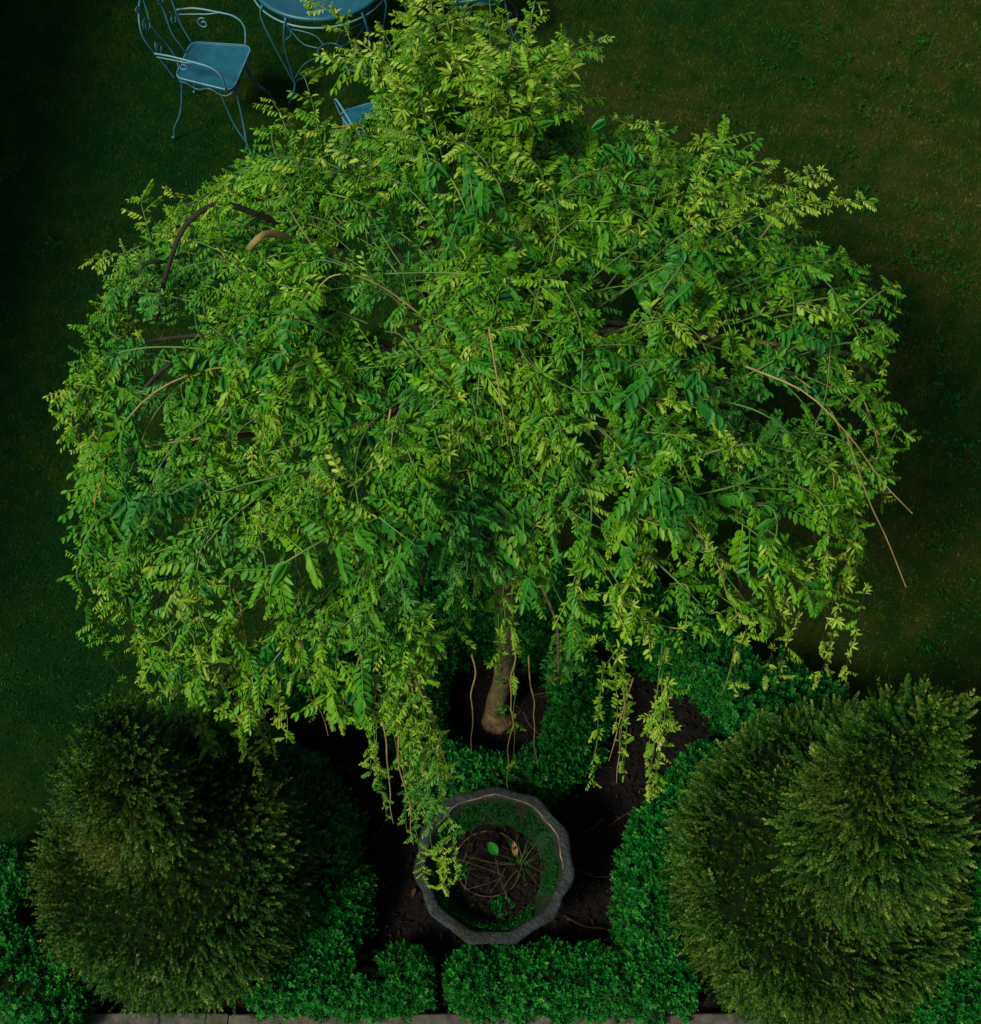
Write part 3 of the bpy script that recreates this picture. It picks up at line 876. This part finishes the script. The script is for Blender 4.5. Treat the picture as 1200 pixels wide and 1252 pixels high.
# clusters of older, broad blue green leaves that sit on the outside of the crown
A_ = np.array(LP); ax_, ay2, ad_ = project(A_)
for cx, cy, nn_ in ((825, 480, 9), (835, 625, 12), (480, 655, 9), (520, 665, 6), (745, 165, 8), (820, 290, 5), (640, 690, 6), (600, 250, 8), (300, 420, 9), (345, 400, 6), (180, 590, 8), (700, 400, 6), (520, 190, 7), (930, 400, 6), (770, 560, 6)):
    near = np.where((abs(ax_ - cx) < 30) & (abs(ay2 - cy) < 30))[0]
    if len(near) == 0: continue
    q_ = A_[near[np.argmin(ad_[near])]]
    for k in range(nn_):
        v_ = rng.normal(0, 1, 3) * [.055, .055, .035]
        LP.append(q_ + v_ + [0, -.01, .03]); LD.append(np.array([rng.normal(), rng.normal() - .5, -.15]))
        b_ = rng.uniform() < .45
        LS.append(rng.uniform(.06, .095) if b_ else rng.uniform(.11, .155)); LT.append(rng.uniform(.08, .38)); LK.append(2 if b_ else 0)
LP = np.array(LP); LD = norm(np.array(LD)); LS = np.array(LS); LT = np.clip(np.array(LT), .05, .93); LK = np.array(LK)
NT = [len(PIN), len(FAS), len(BRD)]
LV = np.array([rng.integers(0, NT[k]) + sum(NT[:k]) for k in LK])
ALL = PIN + FAS + BRD
upv = norm(np.array([0, 0, 1.0]) + rng.normal(0, .28, (len(LP), 3)))
LR = frames(LD, upv)
# which leaves show, and of those the 300 that show largest
cen = LP + LD * LS[:, None] * .4
px, py, dep = project(cen)
cell = (np.floor(px / 16).astype(int) + 1000 * np.floor(py / 16).astype(int))
order = np.argsort(dep)
_, first = np.unique(cell[order], return_index=True)
vis = order[first]
vis = vis[(px[vis] > 0) & (px[vis] < 1200) & (py[vis] > 0) & (py[vis] < 1252)]
vis = vis[np.argsort(-(LS[vis] / dep[vis]))][:300]
m = np.ones(len(LP), bool); m[vis] = False
V, F, T = scatter(ALL, LP[m], LR[m], LS[m], LT[m], LV[m])
o = obj('crown', V, F, M['tree_leaf'], tree, tint=T); o['kind'] = 'stuff'
print('tree leaves', len(LP), 'tris', len(F))
meshes = {}
for q in vis:
    kk = (int(LV[q]), round(float(LT[q]) * 6) / 6)
    if kk not in meshes:
        v, f, t = ALL[kk[0]]
        meshes[kk] = make_mesh('leaf', v, f, M['tree_leaf'], t + kk[1])
    s = bpy.data.objects.new('leaf', meshes[kk]); C.objects.link(s); s.parent = tree
    mt = np.eye(4); mt[:3, :3] = LR[q] * LS[q]; mt[:3, 3] = LP[q] - np.array(tree.location)
    s.matrix_basis = Matrix(mt.tolist())

# ------------------------------------------------------------------ stone planter
PC = unproj(604, 1056, z=.40)
pl = thing('stone_planter', 'round grey stone bowl with a scalloped rim and mossy inside, standing on the dark soil', 'planter', (PC[0], PC[1], 0.02))
NA = 96
aa = np.arange(NA) / NA * 2 * np.pi
ph12 = (aa * 11 / (2 * np.pi) + .3) % 1.0
lobe = np.abs(2 * ph12 - 1) ** 1.1 * np.interp(aa, np.linspace(0, 2 * np.pi, 12), [1, .7, 1.2, .6, 1, .8, 1.3, .7, 1.1, .8, 1.2, 1])            # eleven soft corners
prof = [(.17, 0.0, 0), (.18, .03, 0), (.15, .07, 0), (.20, .13, .3), (.27, .22, .6), (.315, .32, .9), (.335, .372, 1.0), (.340, .388, 1), (.335, .402, 1),
        (.324, .406, .95), (.302, .404, .75), (.293, .400, .65), (.288, .388, .55)]
prof_in = [(.288, .388, .55), (.275, .36, .4), (.240, .31, .2), (.212, .265, 0), (.195, .255, 0)]
def lathe(prof, rs):
    rings = []
    for r_, z_, l_ in prof:
        rr = r_ * (1 + .060 * l_ * (lobe - .5)) * .95 + .004 * l_ * np.sin(aa * 3 + 1) + rs.normal(0, .0006, NA)
        rings.append(np.stack([rr * np.cos(aa) * 1.0, rr * np.sin(aa), z_ + .006 * l_ * np.sin(aa * 2 + .5) + 0 * aa], -1))
    V = np.concatenate(rings); m_ = len(prof)
    i, j = np.meshgrid(np.arange(m_ - 1), np.arange(NA), indexing='ij')
    a_, b_ = i * NA + j, i * NA + (j + 1) % NA
    return V, np.stack([a_, b_, b_ + NA, a_ + NA], -1).reshape(-1, 4)
v, f = lathe(prof, r0); obj('bowl', v, f, M['stone'], pl, smooth=True, local=True)
v, f = lathe(prof_in, r0); lin = obj('moss_lining', v * [1, 1, 1] , f, M['moss'], pl, smooth=True, local=True)
# soil in the bowl
gr = np.linspace(.0, .217, 12)
A, G_ = np.meshgrid(aa, gr, indexing='ij')
Zs = .262 + .006 * wob(np.stack([G_ * np.cos(A), G_ * np.sin(A)], -1), 9, 3)
V = np.stack([G_ * np.cos(A), G_ * np.sin(A), Zs], -1).reshape(-1, 3)
i, j = np.meshgrid(np.arange(NA), np.arange(11), indexing='ij')
a_, b_ = i * 12 + j, ((i + 1) % NA) * 12 + j
obj('planter_soil', V, np.stack([a_, b_, b_ + 1, a_ + 1], -1).reshape(-1, 4), surf_mat('wet_soil', [(0.3, (0.0018, 0.0016, 0.0018)), (0.8, (0.007, 0.005, 0.004))], scale=40, bump=1.0, spec=0.15), pl, smooth=True, local=True)
# old pot rim sunk in the soil
pc = np.array([-.02, .03, .275])
rg = []
for k in range(49):
    a_ = k / 48 * 2 * np.pi
    rg.append([pc[0] + (.138 + .003 * math.sin(5 * a_)) * math.cos(a_), pc[1] + .138 * math.sin(a_), pc[2] + .004 * math.sin(3 * a_)])
v, f = tube(np.array(rg), .0035 + .0025 * wob(np.array(rg), 6, 2), 6, cap=False); obj('inner_pot_rim', v, f, M['terracotta'], pl, smooth=True, local=True)
# sun highlight painted as a pale strip on the inner lip of the rim
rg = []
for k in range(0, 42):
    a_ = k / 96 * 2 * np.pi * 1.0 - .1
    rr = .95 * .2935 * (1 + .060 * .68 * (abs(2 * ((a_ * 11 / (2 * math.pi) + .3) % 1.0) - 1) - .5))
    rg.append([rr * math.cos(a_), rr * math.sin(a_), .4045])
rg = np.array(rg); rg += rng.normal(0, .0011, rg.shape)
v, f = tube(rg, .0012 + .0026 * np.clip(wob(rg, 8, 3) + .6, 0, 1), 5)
li = obj('lip_highlight', v, f, surf_mat('lip_highlight', [(0.35, (0.04, 0.035, 0.025)), (0.7, (0.26, 0.22, 0.15))], scale=18), pl, smooth=True, local=True)

def blades_obj(name, c, n_, h0, h1, w, spread, mat, parent, tint):
    Vv, Ff = [], []
    for k in range(n_):
        a_ = rng.uniform(0, 6.28); h_ = rng.uniform(h0, h1); sp_ = rng.uniform(.3, 1) * spread
        b = np.array(c) + [rng.normal(0, .008), rng.normal(0, .008), 0]
        d = np.array([math.cos(a_), math.sin(a_), 0]); s = np.array([-d[1], d[0], 0]) * w
        o_ = len(Vv)
        for t in (0, .35, .7, 1.0):
            p = b + d * sp_ * t ** 1.4 + [0, 0, h_ * (t - .45 * t * t)]
            Vv += [p - s * (1 - t * .9), p + s * (1 - t * .9)]
        for t in range(3):
            Ff.append([o_ + 2 * t, o_ + 2 * t + 1, o_ + 2 * t + 3, o_ + 2 * t + 2])
    return obj(name, np.array(Vv), Ff, mat, parent, tint=tint, local=False)
# moss cushions and blades on the lining
NM = 2200
ma = rng.uniform(0, 6.283, NM); mk = rng.uniform(0, 1, NM)
mr_ = .201 + .055 * mk + .004; mz_ = .27 + .105 * mk
mk2 = wob(np.stack([np.cos(ma) * 2, np.sin(ma) * 2, mk], -1), .7, 12) > -.25
Pm = np.stack([PC[0] + mr_ * np.cos(ma), PC[1] + mr_ * np.sin(ma), mz_ + .02], -1)[mk2]
dm = norm(np.stack([-np.cos(ma), -np.sin(ma), .8 + 0 * ma], -1)[mk2] + rng.normal(0, .5, (len(Pm), 3)))
V, F, T = scatter(FAS, Pm, frames(dm, rng.normal(size=(len(Pm), 3))), rng.uniform(.008, .017, len(Pm)), rng.uniform(.0, .30, len(Pm)))
o = obj('moss_tufts', V, F, M['box_leaf'], pl, tint=T); o['kind'] = 'stuff'
# plants growing in the planter
b = np.array([PC[0] + .115, PC[1] + .03, .28])
gt = thing('grass_tuft', 'tuft of fine green grass growing in the right side of the stone planter', 'grass tuft', tuple(b), 'weeds in the stone planter')
blades_obj('blades', b, 30, .05, .16, .0012, .17, M['yew_leaf'], gt, .62)
b2 = np.array([PC[0] - .13, PC[1] + .0, .285])
st_ = thing('seedling', 'small pale green seedling sprouting on the left inside the stone planter', 'seedling', tuple(b2), 'weeds in the stone planter')
P = np.array([b2 + rng.normal(0, .012, 3) * [1, 1, 0] + [0, 0, .01 * k] for k in range(4)])
V, F, T = scatter(FAS, P, frames(norm(rng.normal(0, .3, (4, 3)) + [0, 0, 1]), rng.normal(size=(4, 3))), .042, .5)
obj('leaves', V, F, M['box_leaf'], st_, tint=T)
blades_obj('blades', b2, 18, .04, .12, .0012, .13, M['yew_leaf'], st_, .6)

def big_leaf(L, W, lobed=0.0, n_=9):
    V = [[0, 0, 0]]; t = np.linspace(0, 1, n_)
    mid = [[x * L, 0, -.10 * L * x * x] for x in t]
    up_ = [[x * L, W / 2 * math.sin(math.pi * min(1, x * .96 + .02)) ** .75 * (1 + lobed * math.sin(x * 22)), .06 * L - .10 * L * x * x] for x in t]
    dn_ = [[a_[0], -a_[1], a_[2]] for a_ in up_]
    V = np.array(mid + up_ + dn_)
    F = []
    for k in range(n_ - 1):
        F += [[k, k + 1, n_ + k + 1, n_ + k], [k + 1, k, 2 * n_ + k, 2 * n_ + k + 1]]
    return V, F
def lay_leaf(name, label, cat, pos, yaw, pitch, L, W, mat, tint, lobed=0.0, group=None, parent=None):
    v, f = big_leaf(L, W, lobed)
    cy, sy = math.cos(yaw), math.sin(yaw); cp, spn = math.cos(pitch), math.sin(pitch)
    Ry = np.array([[cp, 0, spn], [0, 1, 0], [-spn, 0, cp]]); Rz = np.array([[cy, -sy, 0], [sy, cy, 0], [0, 0, 1]])
    o = obj(name, v @ Ry.T @ Rz.T, f, mat, parent, tint=tint, local=True)
    o.location = pos
    return setp(o, label, cat, group)
p_ = unproj(598, 1030, z=.33)
lay_leaf('round_leaf', 'single oval green leaf lying over the middle of the stone planter', 'leaf', tuple(p_), R(-55), R(10), .062, .042, M['box_leaf'], .66)
p_ = unproj(628, 1028, z=.31)
lay_leaf('dead_leaf', 'curled orange brown dead leaf on the soil of the stone planter', 'dead leaf', tuple(p_), R(-80), R(25), .07, .026, surf_mat('dead_leaf', [(.3, (.16, .07, .03)), (.7, (.33, .18, .09))], scale=30), 0)
# a low clump of toothed leaves in the near side of the planter
b3 = unproj(614, 1116, z=.285)
wd = thing('leafy_weed', 'low dark green weed with toothed leaves at the near side of the stone planter', 'weed', tuple(b3), 'weeds in the stone planter')
P = b3 + rng.normal(0, 1, (16, 3)) * [.028, .022, .004] + [0, 0, .01]
V, F, T = scatter(BRD, P, frames(norm(rng.normal(0, 1, (16, 3)) * [1, 1, .2] + [0, 0, .5]), norm(rng.normal(0, .25, (16, 3)) + [0, 0, 1])), rng.uniform(.030, .052, 16), rng.uniform(.12, .34, 16))
obj('leaves', V, F, M['box_leaf'], wd, tint=T)
b4 = unproj(540, 1090, z=.30)
wd = thing('leafy_weed', 'dark broad leaved weed hugging the left wall of the stone planter', 'weed', tuple(b4), 'weeds in the stone planter')
P = b4 + rng.normal(0, 1, (14, 3)) * [.018, .035, .006] + [0, 0, .015]
V, F, T = scatter(BRD, P, frames(norm(rng.normal(0, 1, (14, 3)) * [1, 1, .2] + [0, 0, .4]), norm(rng.normal(0, .25, (14, 3)) + [0, 0, 1])), rng.uniform(.035, .06, 14), rng.uniform(.02, .22, 14))
obj('leaves', V, F, M['box_leaf'], wd, tint=T)
# dry stalks crossing inside the bowl
for k in range(11):
    a_ = rng.uniform(0, 6.28); c_ = np.array([PC[0] + rng.normal(0, .05), PC[1] + rng.normal(0, .05), .30 + rng.uniform(0, .03)])
    d_ = np.array([math.cos(a_), math.sin(a_), rng.uniform(-.15, .3)]) * rng.uniform(.04, .11)
    v, f = tube(smooth_curve([c_ - d_, c_ + rng.normal(0, .008, 3), c_ + d_ + [0, 0, -.01]], 8), .0011, 4)
    obj('dry_stalk', v, f, M['bark'] if k % 3 else M['dark_bark'], pl)

# ------------------------------------------------------------------ litter on the soil, lawn weeds
def litter(n_, gen, name, label, cat, z, size=(.012, .03)):
    P = gen(n_); n_ = len(P)
    d = rng.normal(size=(n_, 3)) * [1, 1, .25]
    T = [(lambda vf: (vf[0], vf[1], np.zeros(len(vf[1]))))(leaflet(1, w_, .3, c_)) for w_, c_ in ((.5, .2), (.08, .0), (.06, .1), (.4, -.3), (.3, .4))]
    V, F, Tt = scatter(T, P, frames(norm(d), norm(rng.normal(0, .35, (n_, 3)) + [0, 0, 1])), rng.uniform(*size, n_) * np.where(rng.uniform(size=n_) < .1, 1.5, 1), np.clip(rng.beta(1.3, 4.5, n_), 0, 1))
    return setp(obj(name, V, F, M['litter'], tint=Tt), label, cat, kind='stuff')
def gen_bed(n_):
    x = rng.uniform(-2.9, 2.9, n_ * 2); y = rng.uniform(.95, 3.2, n_ * 2)
    k = inside(x, y, BED); x, y = x[k], y[k]
    return np.stack([x, y, .034 + .010 * wob(np.stack([x, y], -1), 2.5, 4) + rng.uniform(0, .006, len(x))], -1)
litter(11000, gen_bed, 'leaf_litter', 'dark leaf litter and bark bits scattered on the soil of the bed', 'leaf litter', .03)
def gen_bowl(n_):
    a_ = rng.uniform(0, 6.28, n_); r_ = .20 * np.sqrt(rng.uniform(0, 1, n_))
    return np.stack([PC[0] + r_ * np.cos(a_), PC[1] + r_ * np.sin(a_), .293 + rng.uniform(0, .01, n_)], -1)
litter(260, gen_bowl, 'planter_litter', 'dead leaves and twig bits on the soil inside the stone planter', 'leaf litter', .3, (.010, .028))
# dry twigs one can pick out on the soil
TW = [((900, 1010), (985, 1030), (780, 1100)), ]
for k, (a0, b0_, a1, b1) in enumerate([(745, 1010, 775, 990), (708, 1022, 738, 1000), (700, 1060, 745, 1072), (420, 935, 452, 965), (385, 935, 432, 940), (640, 870, 668, 905), (650, 850, 690, 842), (690, 1120, 740, 1135), (455, 1030, 480, 990)]):
    p0, p1 = unproj(a0, b0_, z=.045), unproj(a1, b1, z=.05)
    md = (p0 + p1) / 2 + [rng.normal(0, .01), rng.normal(0, .01), .012]
    v, f = tube(smooth_curve([p0, md, p1], 8), .0016, 5)
    side = ['right of the planter, uppermost', 'touching the planter on its right', 'right of the planter rim', 'right of the left hedge, upper', 'left of the long front strand', 'inside the ring hedge near the trunk',
            'inside the ring hedge right of the trunk', 'below right of the planter', 'left of the planter among shadow'][k]
    o = obj('twig', v, f, M['litter'], tint=.8)
    setp(o, 'thin dry twig on the dark soil ' + side, 'twig', 'dry twigs on the soil')

# clover and daisy-like rosettes in the lawn
def gen_lawn(n_):
    x = np.concatenate([rng.normal(2.35, .45, n_), rng.uniform(-3.4, 3.4, n_ // 3)]); y = np.concatenate([rng.normal(4.4, 1.1, n_), rng.uniform(2.0, 7, n_ // 3)])
    k = ~inside(x, y, BED); return np.stack([x[k], y[k], np.full(k.sum(), .012)], -1)
cen_ = gen_lawn(90)
P = np.concatenate([c + rng.normal(0, 1, (16, 3)) * [.045, .045, 0] for c in cen_])
n_ = len(P)
d = norm(rng.normal(0, .5, (n_, 3)) * [1, 1, .3] + [0, 0, .8])
V, F, T = scatter(FAS, P, frames(d, rng.normal(size=(n_, 3))), rng.uniform(.012, .024, n_), rng.uniform(.05, .42, n_))
setp(obj('clover', V, F, M['box_leaf'], tint=T), 'low clover and weed rosettes scattered through the lawn', 'clover', kind='stuff')

# ------------------------------------------------------------------ timber edging and the paving in front
ed = thing('timber_edging', 'weathered grey timber edging boards along the front of the bed', 'edging', (0, YB - .1, 0))
xs = [-3.2, unproj(74, 1245, z=.09)[0], unproj(279, 1245, z=.09)[0], unproj(718, 1245, z=.09)[0], unproj(1060, 1245, z=.09)[0], 3.2]
yb = unproj(600, 1239, z=.09)[1]
for k in range(5):
    x0, x1 = xs[k] + .003, xs[k + 1] - .003
    n_ = 18
    X_ = np.linspace(x0, x1, n_)
    prof_ = [(yb - .19, 0), (yb - .19, .082), (yb - .183, .09), (yb - .006, .09), (yb, .084), (yb, 0)]
    V = []
    for x_ in X_:
        for (yy, zz) in prof_:
            V.append([x_, yy + .003 * math.sin(x_ * 9 + k) + (.004 if k % 2 else 0), zz + (.002 * math.sin(x_ * 13) if zz > .01 else 0) - (.004 if k == 1 and zz > .01 else 0)])
    F = []
    for i_ in range(n_ - 1):
        for j_ in range(5):
            a_ = i_ * 6 + j_; F.append([a_, a_ + 6, a_ + 7, a_ + 1])
    F.append([0, 1, 2, 3, 4, 5]); F.append([(n_ - 1) * 6 + q for q in range(6)][::-1])
    obj('timber_board', np.array(V), F, M['timber'], ed)
V = np.array([[-9, -2, .012], [9, -2, .012], [9, yb - .20, .012], [-9, yb - .20, .012]])
setp(obj('paving', V, [[0, 1, 2, 3]], M['paving']), kind='structure')

# ------------------------------------------------------------------ wrought iron garden furniture
def spiral(c, u, w, r_, turns, n_=22, start=0.0, sgn=1):
    P = []
    for t in np.linspace(0, 1, n_):
        a_ = start + sgn * turns * 2 * math.pi * t; q = r_ * (1 - .82 * t)
        P.append(np.array(c) + q * (math.cos(a_) * np.array(u) + math.sin(a_) * np.array(w)))
    return np.array(P)

def garden_chair(loc, rz, label):
    """faces +x in its own frame; seat 0.44 m up"""
    root = thing('garden_chair', label, 'chair', (loc[0], loc[1], 0), 'blue wrought iron chairs round the garden table', rz)
    root.scale = (.93, .93, .93)
    sh = .48
    fr, bk, dp = .198, .165, .38
    # seat pan with rounded corners, slightly dished
    out = []
    for cx, cy, q in ((dp / 2, fr, 0), (-dp / 2, bk, 1), (-dp / 2, -bk, 2), (dp / 2, -fr, 3)):
        for t in np.linspace(0, 1, 5):
            a_ = (q + t) * math.pi / 2
            r_ = .05
            ccx = cx - r_ * (1 if cx > 0 else -1); ccy = cy - r_ * (1 if cy > 0 else -1)
            out.append([ccx + r_ * math.cos(a_), ccy + r_ * math.sin(a_)])
    out = np.array(out); n_ = len(out)
    V = [np.c_[out * .0, np.full(n_, sh - .012)][:1], np.c_[out * .55, np.full(n_, sh - .008)], np.c_[out * .93, np.full(n_, sh - .002)], np.c_[out * 1.0, np.full(n_, sh + .004)],
         np.c_[out * 1.02, np.full(n_, sh - .004)], np.c_[out * 1.01, np.full(n_, sh - .022)], np.c_[out * .98, np.full(n_, sh - .022)], np.c_[out * .97, np.full(n_, sh - .012)]]
    V = np.concatenate(V)
    F = [[0, 1 + j, 1 + (j + 1) % n_] for j in range(n_)]
    for ring_ in range(6):
        o_ = 1 + ring_ * n_
        F += [[o_ + j, o_ + (j + 1) % n_, o_ + n_ + (j + 1) % n_, o_ + n_ + j] for j in range(n_)]
    obj('seat', V, F, M['seat_metal'], root, smooth=False, local=True)
    rim_ = np.vstack([out, out[:1]]) * 1.015
    v, f = tube(np.c_[rim_, np.full(len(rim_), sh - .001)], .0050, 6, cap=False)
    obj('seat_rim', v, f, M['edge_metal'], root, smooth=True, local=True)
    # wavy apron rod under the seat
    per = []
    m_ = 96
    seg = np.linalg.norm(np.diff(rim_, axis=0), axis=1); Sx = np.r_[0, np.cumsum(seg)]
    for t in np.linspace(0, Sx[-1], m_):
        per.append([np.interp(t, Sx, rim_[:, 0]) * .99, np.interp(t, Sx, rim_[:, 1]) * .99, sh - .045 + .014 * math.sin(t / Sx[-1] * 2 * math.pi * 8)])
    v, f = tube(np.array(per), .0040, 5, cap=False); obj('apron', v, f, M['rod_metal'], root, smooth=True, local=True)
    # legs: two rods each that meet at the foot
    for sx in (1, -1):
        for sy in (1, -1):
            w_ = fr if sx > 0 else bk
            c = np.array([sx * (dp / 2 - .02), sy * (w_ - .02), sh - .02])
            foot = np.array([sx * (dp / 2 + (.05 if sx > 0 else .09)), sy * (w_ + .045), .012])
            rods = []
            for off_ in ((-.07 * sx, 0, 0), (0, -.07 * sy, 0)) if sx > 0 else ((0, 0, 0),):
                s0 = c + np.array(off_)
                mid = s0 * [1, 1, 0] + (foot - s0) * [.38, .38, 0] + [0, 0, .20]
                rods.append(tube(smooth_curve([s0, s0 + [0, 0, -.06], mid, foot + [-.012 * sx, -.008 * sy, .07], foot], 16), .0055, 6))
            v, f = join(rods + [tube([foot + [0, 0, .002], foot + [.012 * sx, .006 * sy, -.008]], .010, 7)])
            obj('leg', v, f, M['rod_metal'], root, smooth=True, local=True)
    # back: two posts, an arched top and inner scrolls
    bx = -dp / 2
    top = sh + .46
    def bp(y, z): return np.array([bx - .02 - (z - sh) * .28, y, z])
    P = smooth_curve([np.array([bx, -bk, sh - .02]), bp(-bk - .01, sh + .12), bp(-bk - .05, sh + .30), bp(-bk - .02, top - .07), bp(-.09, top), bp(0, top + .015), bp(.09, top),
                      bp(bk + .02, top - .07), bp(bk + .05, sh + .30), bp(bk + .01, sh + .12), np.array([bx, bk, sh - .02])], 60)
    v, f = tube(P, .0060, 7); obj('back_frame', v, f, M['rod_metal'], root, smooth=True, local=True)
    for s_ in (-1, 1):
        P = smooth_curve([np.array([bx, s_ * .055, sh]), bp(s_ * .05, sh + .15), bp(s_ * .09, sh + .30), bp(s_ * .045, sh + .42), bp(s_ * .01, sh + .50)], 24)
        v, f = tube(P, .0048, 6); obj('back_rod', v, f, M['rod_metal'], root, smooth=True, local=True)
        for (yy, zz, rr_, st, sg) in ((.125, sh + .34, .048, 0, 1), (.13, sh + .19, .042, 1.5, -1), (.13, sh + .44, .030, .6, 1)):
            u_ = norm(bp(1, sh) - bp(0, sh)); w_ = norm(bp(0, 1) - bp(0, 0))
            v, f = tube(spiral(bp(s_ * yy, zz), u_ * s_, w_, rr_, 1.4, 24, st, sg), .0040, 5)
            obj('back_scroll', v, f, M['rod_metal'], root, smooth=True, local=True)
    for s_ in (-1, 1):
        ay_ = s_ * (bk + .055)
        P = smooth_curve([bp(s_ * (bk + .035), sh + .20), [bx + .04, ay_, sh + .215], [bx + .18, s_ * (fr + .03), sh + .205], [bx + .29, s_ * (fr + .035), sh + .185],
                          [bx + .345, s_ * (fr + .03), sh + .12], [bx + .34, s_ * (fr + .005), sh + .0]], 30)
        P2 = smooth_curve([bp(s_ * (bk + .03), sh + .17), [bx + .05, ay_ * .96, sh + .18], [bx + .12, ay_, sh + .185], [bx + .19, s_ * (fr + .03), sh + .20]], 16)
        sp_ = spiral([bx + .09, s_ * (bk + .03), sh + .13], (1, 0, 0), (0, 0, 1), .042, 1.3, 22, 1.2, 1)
        v, f = join([tube(P, .0058, 7), tube(P2, .0045, 5), tube(sp_, .0042, 5)])
        obj('armrest', v, f, M['edge_metal'], root, smooth=True, local=True)
    return root

TC = unproj(391, -35, z=.72)
p_ = unproj(259, 72, z=.48)
garden_chair(p_, R(-12), 'blue wrought iron armchair standing clear of the tree, left of the table')
p_ = unproj(466, 146, z=.48)
garden_chair(p_, R(112), 'blue wrought iron armchair mostly buried in the leaves, its armrest showing below the table')
p_ = unproj(584, -30, z=.48)
garden_chair(p_, R(185), 'blue wrought iron armchair glimpsed through the topmost leaves right of the table')

tb = thing('garden_table', 'round blue wrought iron garden table at the top edge of the lawn', 'table', (TC[0], TC[1], 0))
rt_ = .41
aa2 = np.arange(72) / 72 * 2 * np.pi
rings = [(0.001, .715), (.2, .714), (rt_ - .03, .714), (rt_ - .022, .722), (rt_ - .006, .724), (rt_, .716), (rt_, .702), (rt_ - .01, .698), (rt_ - .02, .702), (.001, .702)]
V = np.concatenate([np.stack([r_ * np.cos(aa2), r_ * np.sin(aa2), np.full(72, z_)], -1) for r_, z_ in rings])
i, j = np.meshgrid(np.arange(len(rings) - 1), np.arange(72), indexing='ij')
a_, b_ = i * 72 + j, i * 72 + (j + 1) % 72
obj('tabletop', V, np.stack([a_, b_, b_ + 72, a_ + 72], -1).reshape(-1, 4), M['seat_metal'], tb, local=True)
cir = np.append(aa2, aa2[:1])
v, f = tube(np.stack([(rt_ - .002) * np.cos(cir), (rt_ - .002) * np.sin(cir), np.full(73, .660)], -1), .0055, 6, cap=False)
obj('apron_ring', v, f, M['edge_metal'], tb, smooth=True, local=True)
for k in range(4):
    a_ = R(232) + k * math.pi / 2
    d_ = np.array([math.cos(a_), math.sin(a_), 0]); s_ = np.array([-d_[1], d_[0], 0])
    foot = d_ * .40 + [0, 0, .012]; knee = d_ * .33 + [0, 0, .12]
    rods = []
    for q in (-1, 1):
        t0 = d_ * (rt_ - .02) + s_ * q * .09 + [0, 0, .70]
        rods.append(tube(smooth_curve([t0, t0 + d_ * .03 + [0, 0, -.07], d_ * .40 + s_ * q * .05 + [0, 0, .45], d_ * .34 + s_ * q * .012 + [0, 0, .18], knee + [0, 0, -.02], foot], 22), .0062, 6))
    v, f = join(rods); obj('leg', v, f, M['rod_metal'], tb, smooth=True, local=True)
    v, f = join([tube(smooth_curve([d_ * .33 + s_ * .005 + [0, 0, .14], d_ * .18 + s_ * .05 + [0, 0, .14], d_ * .07 + s_ * .02 + [0, 0, .14]], 12), .0042, 5),
                 tube(smooth_curve([d_ * .33 - s_ * .005 + [0, 0, .14], d_ * .18 - s_ * .05 + [0, 0, .14], d_ * .07 - s_ * .02 + [0, 0, .14]], 12), .0042, 5)])
    obj('stretcher', v, f, M['rod_metal'], tb, smooth=True, local=True)
v, f = tube(np.stack([.075 * np.cos(cir), .075 * np.sin(cir), np.full(73, .14)], -1), .0042, 5, cap=False)
obj('stretcher_ring', v, f, M['rod_metal'], tb, smooth=True, local=True)
print('tris', sum(sum(len(p.vertices) - 2 for p in m.polygons) if len(m.polygons) < 50000 else (len(m.loops) - 2 * len(m.polygons)) for m in bpy.data.meshes))
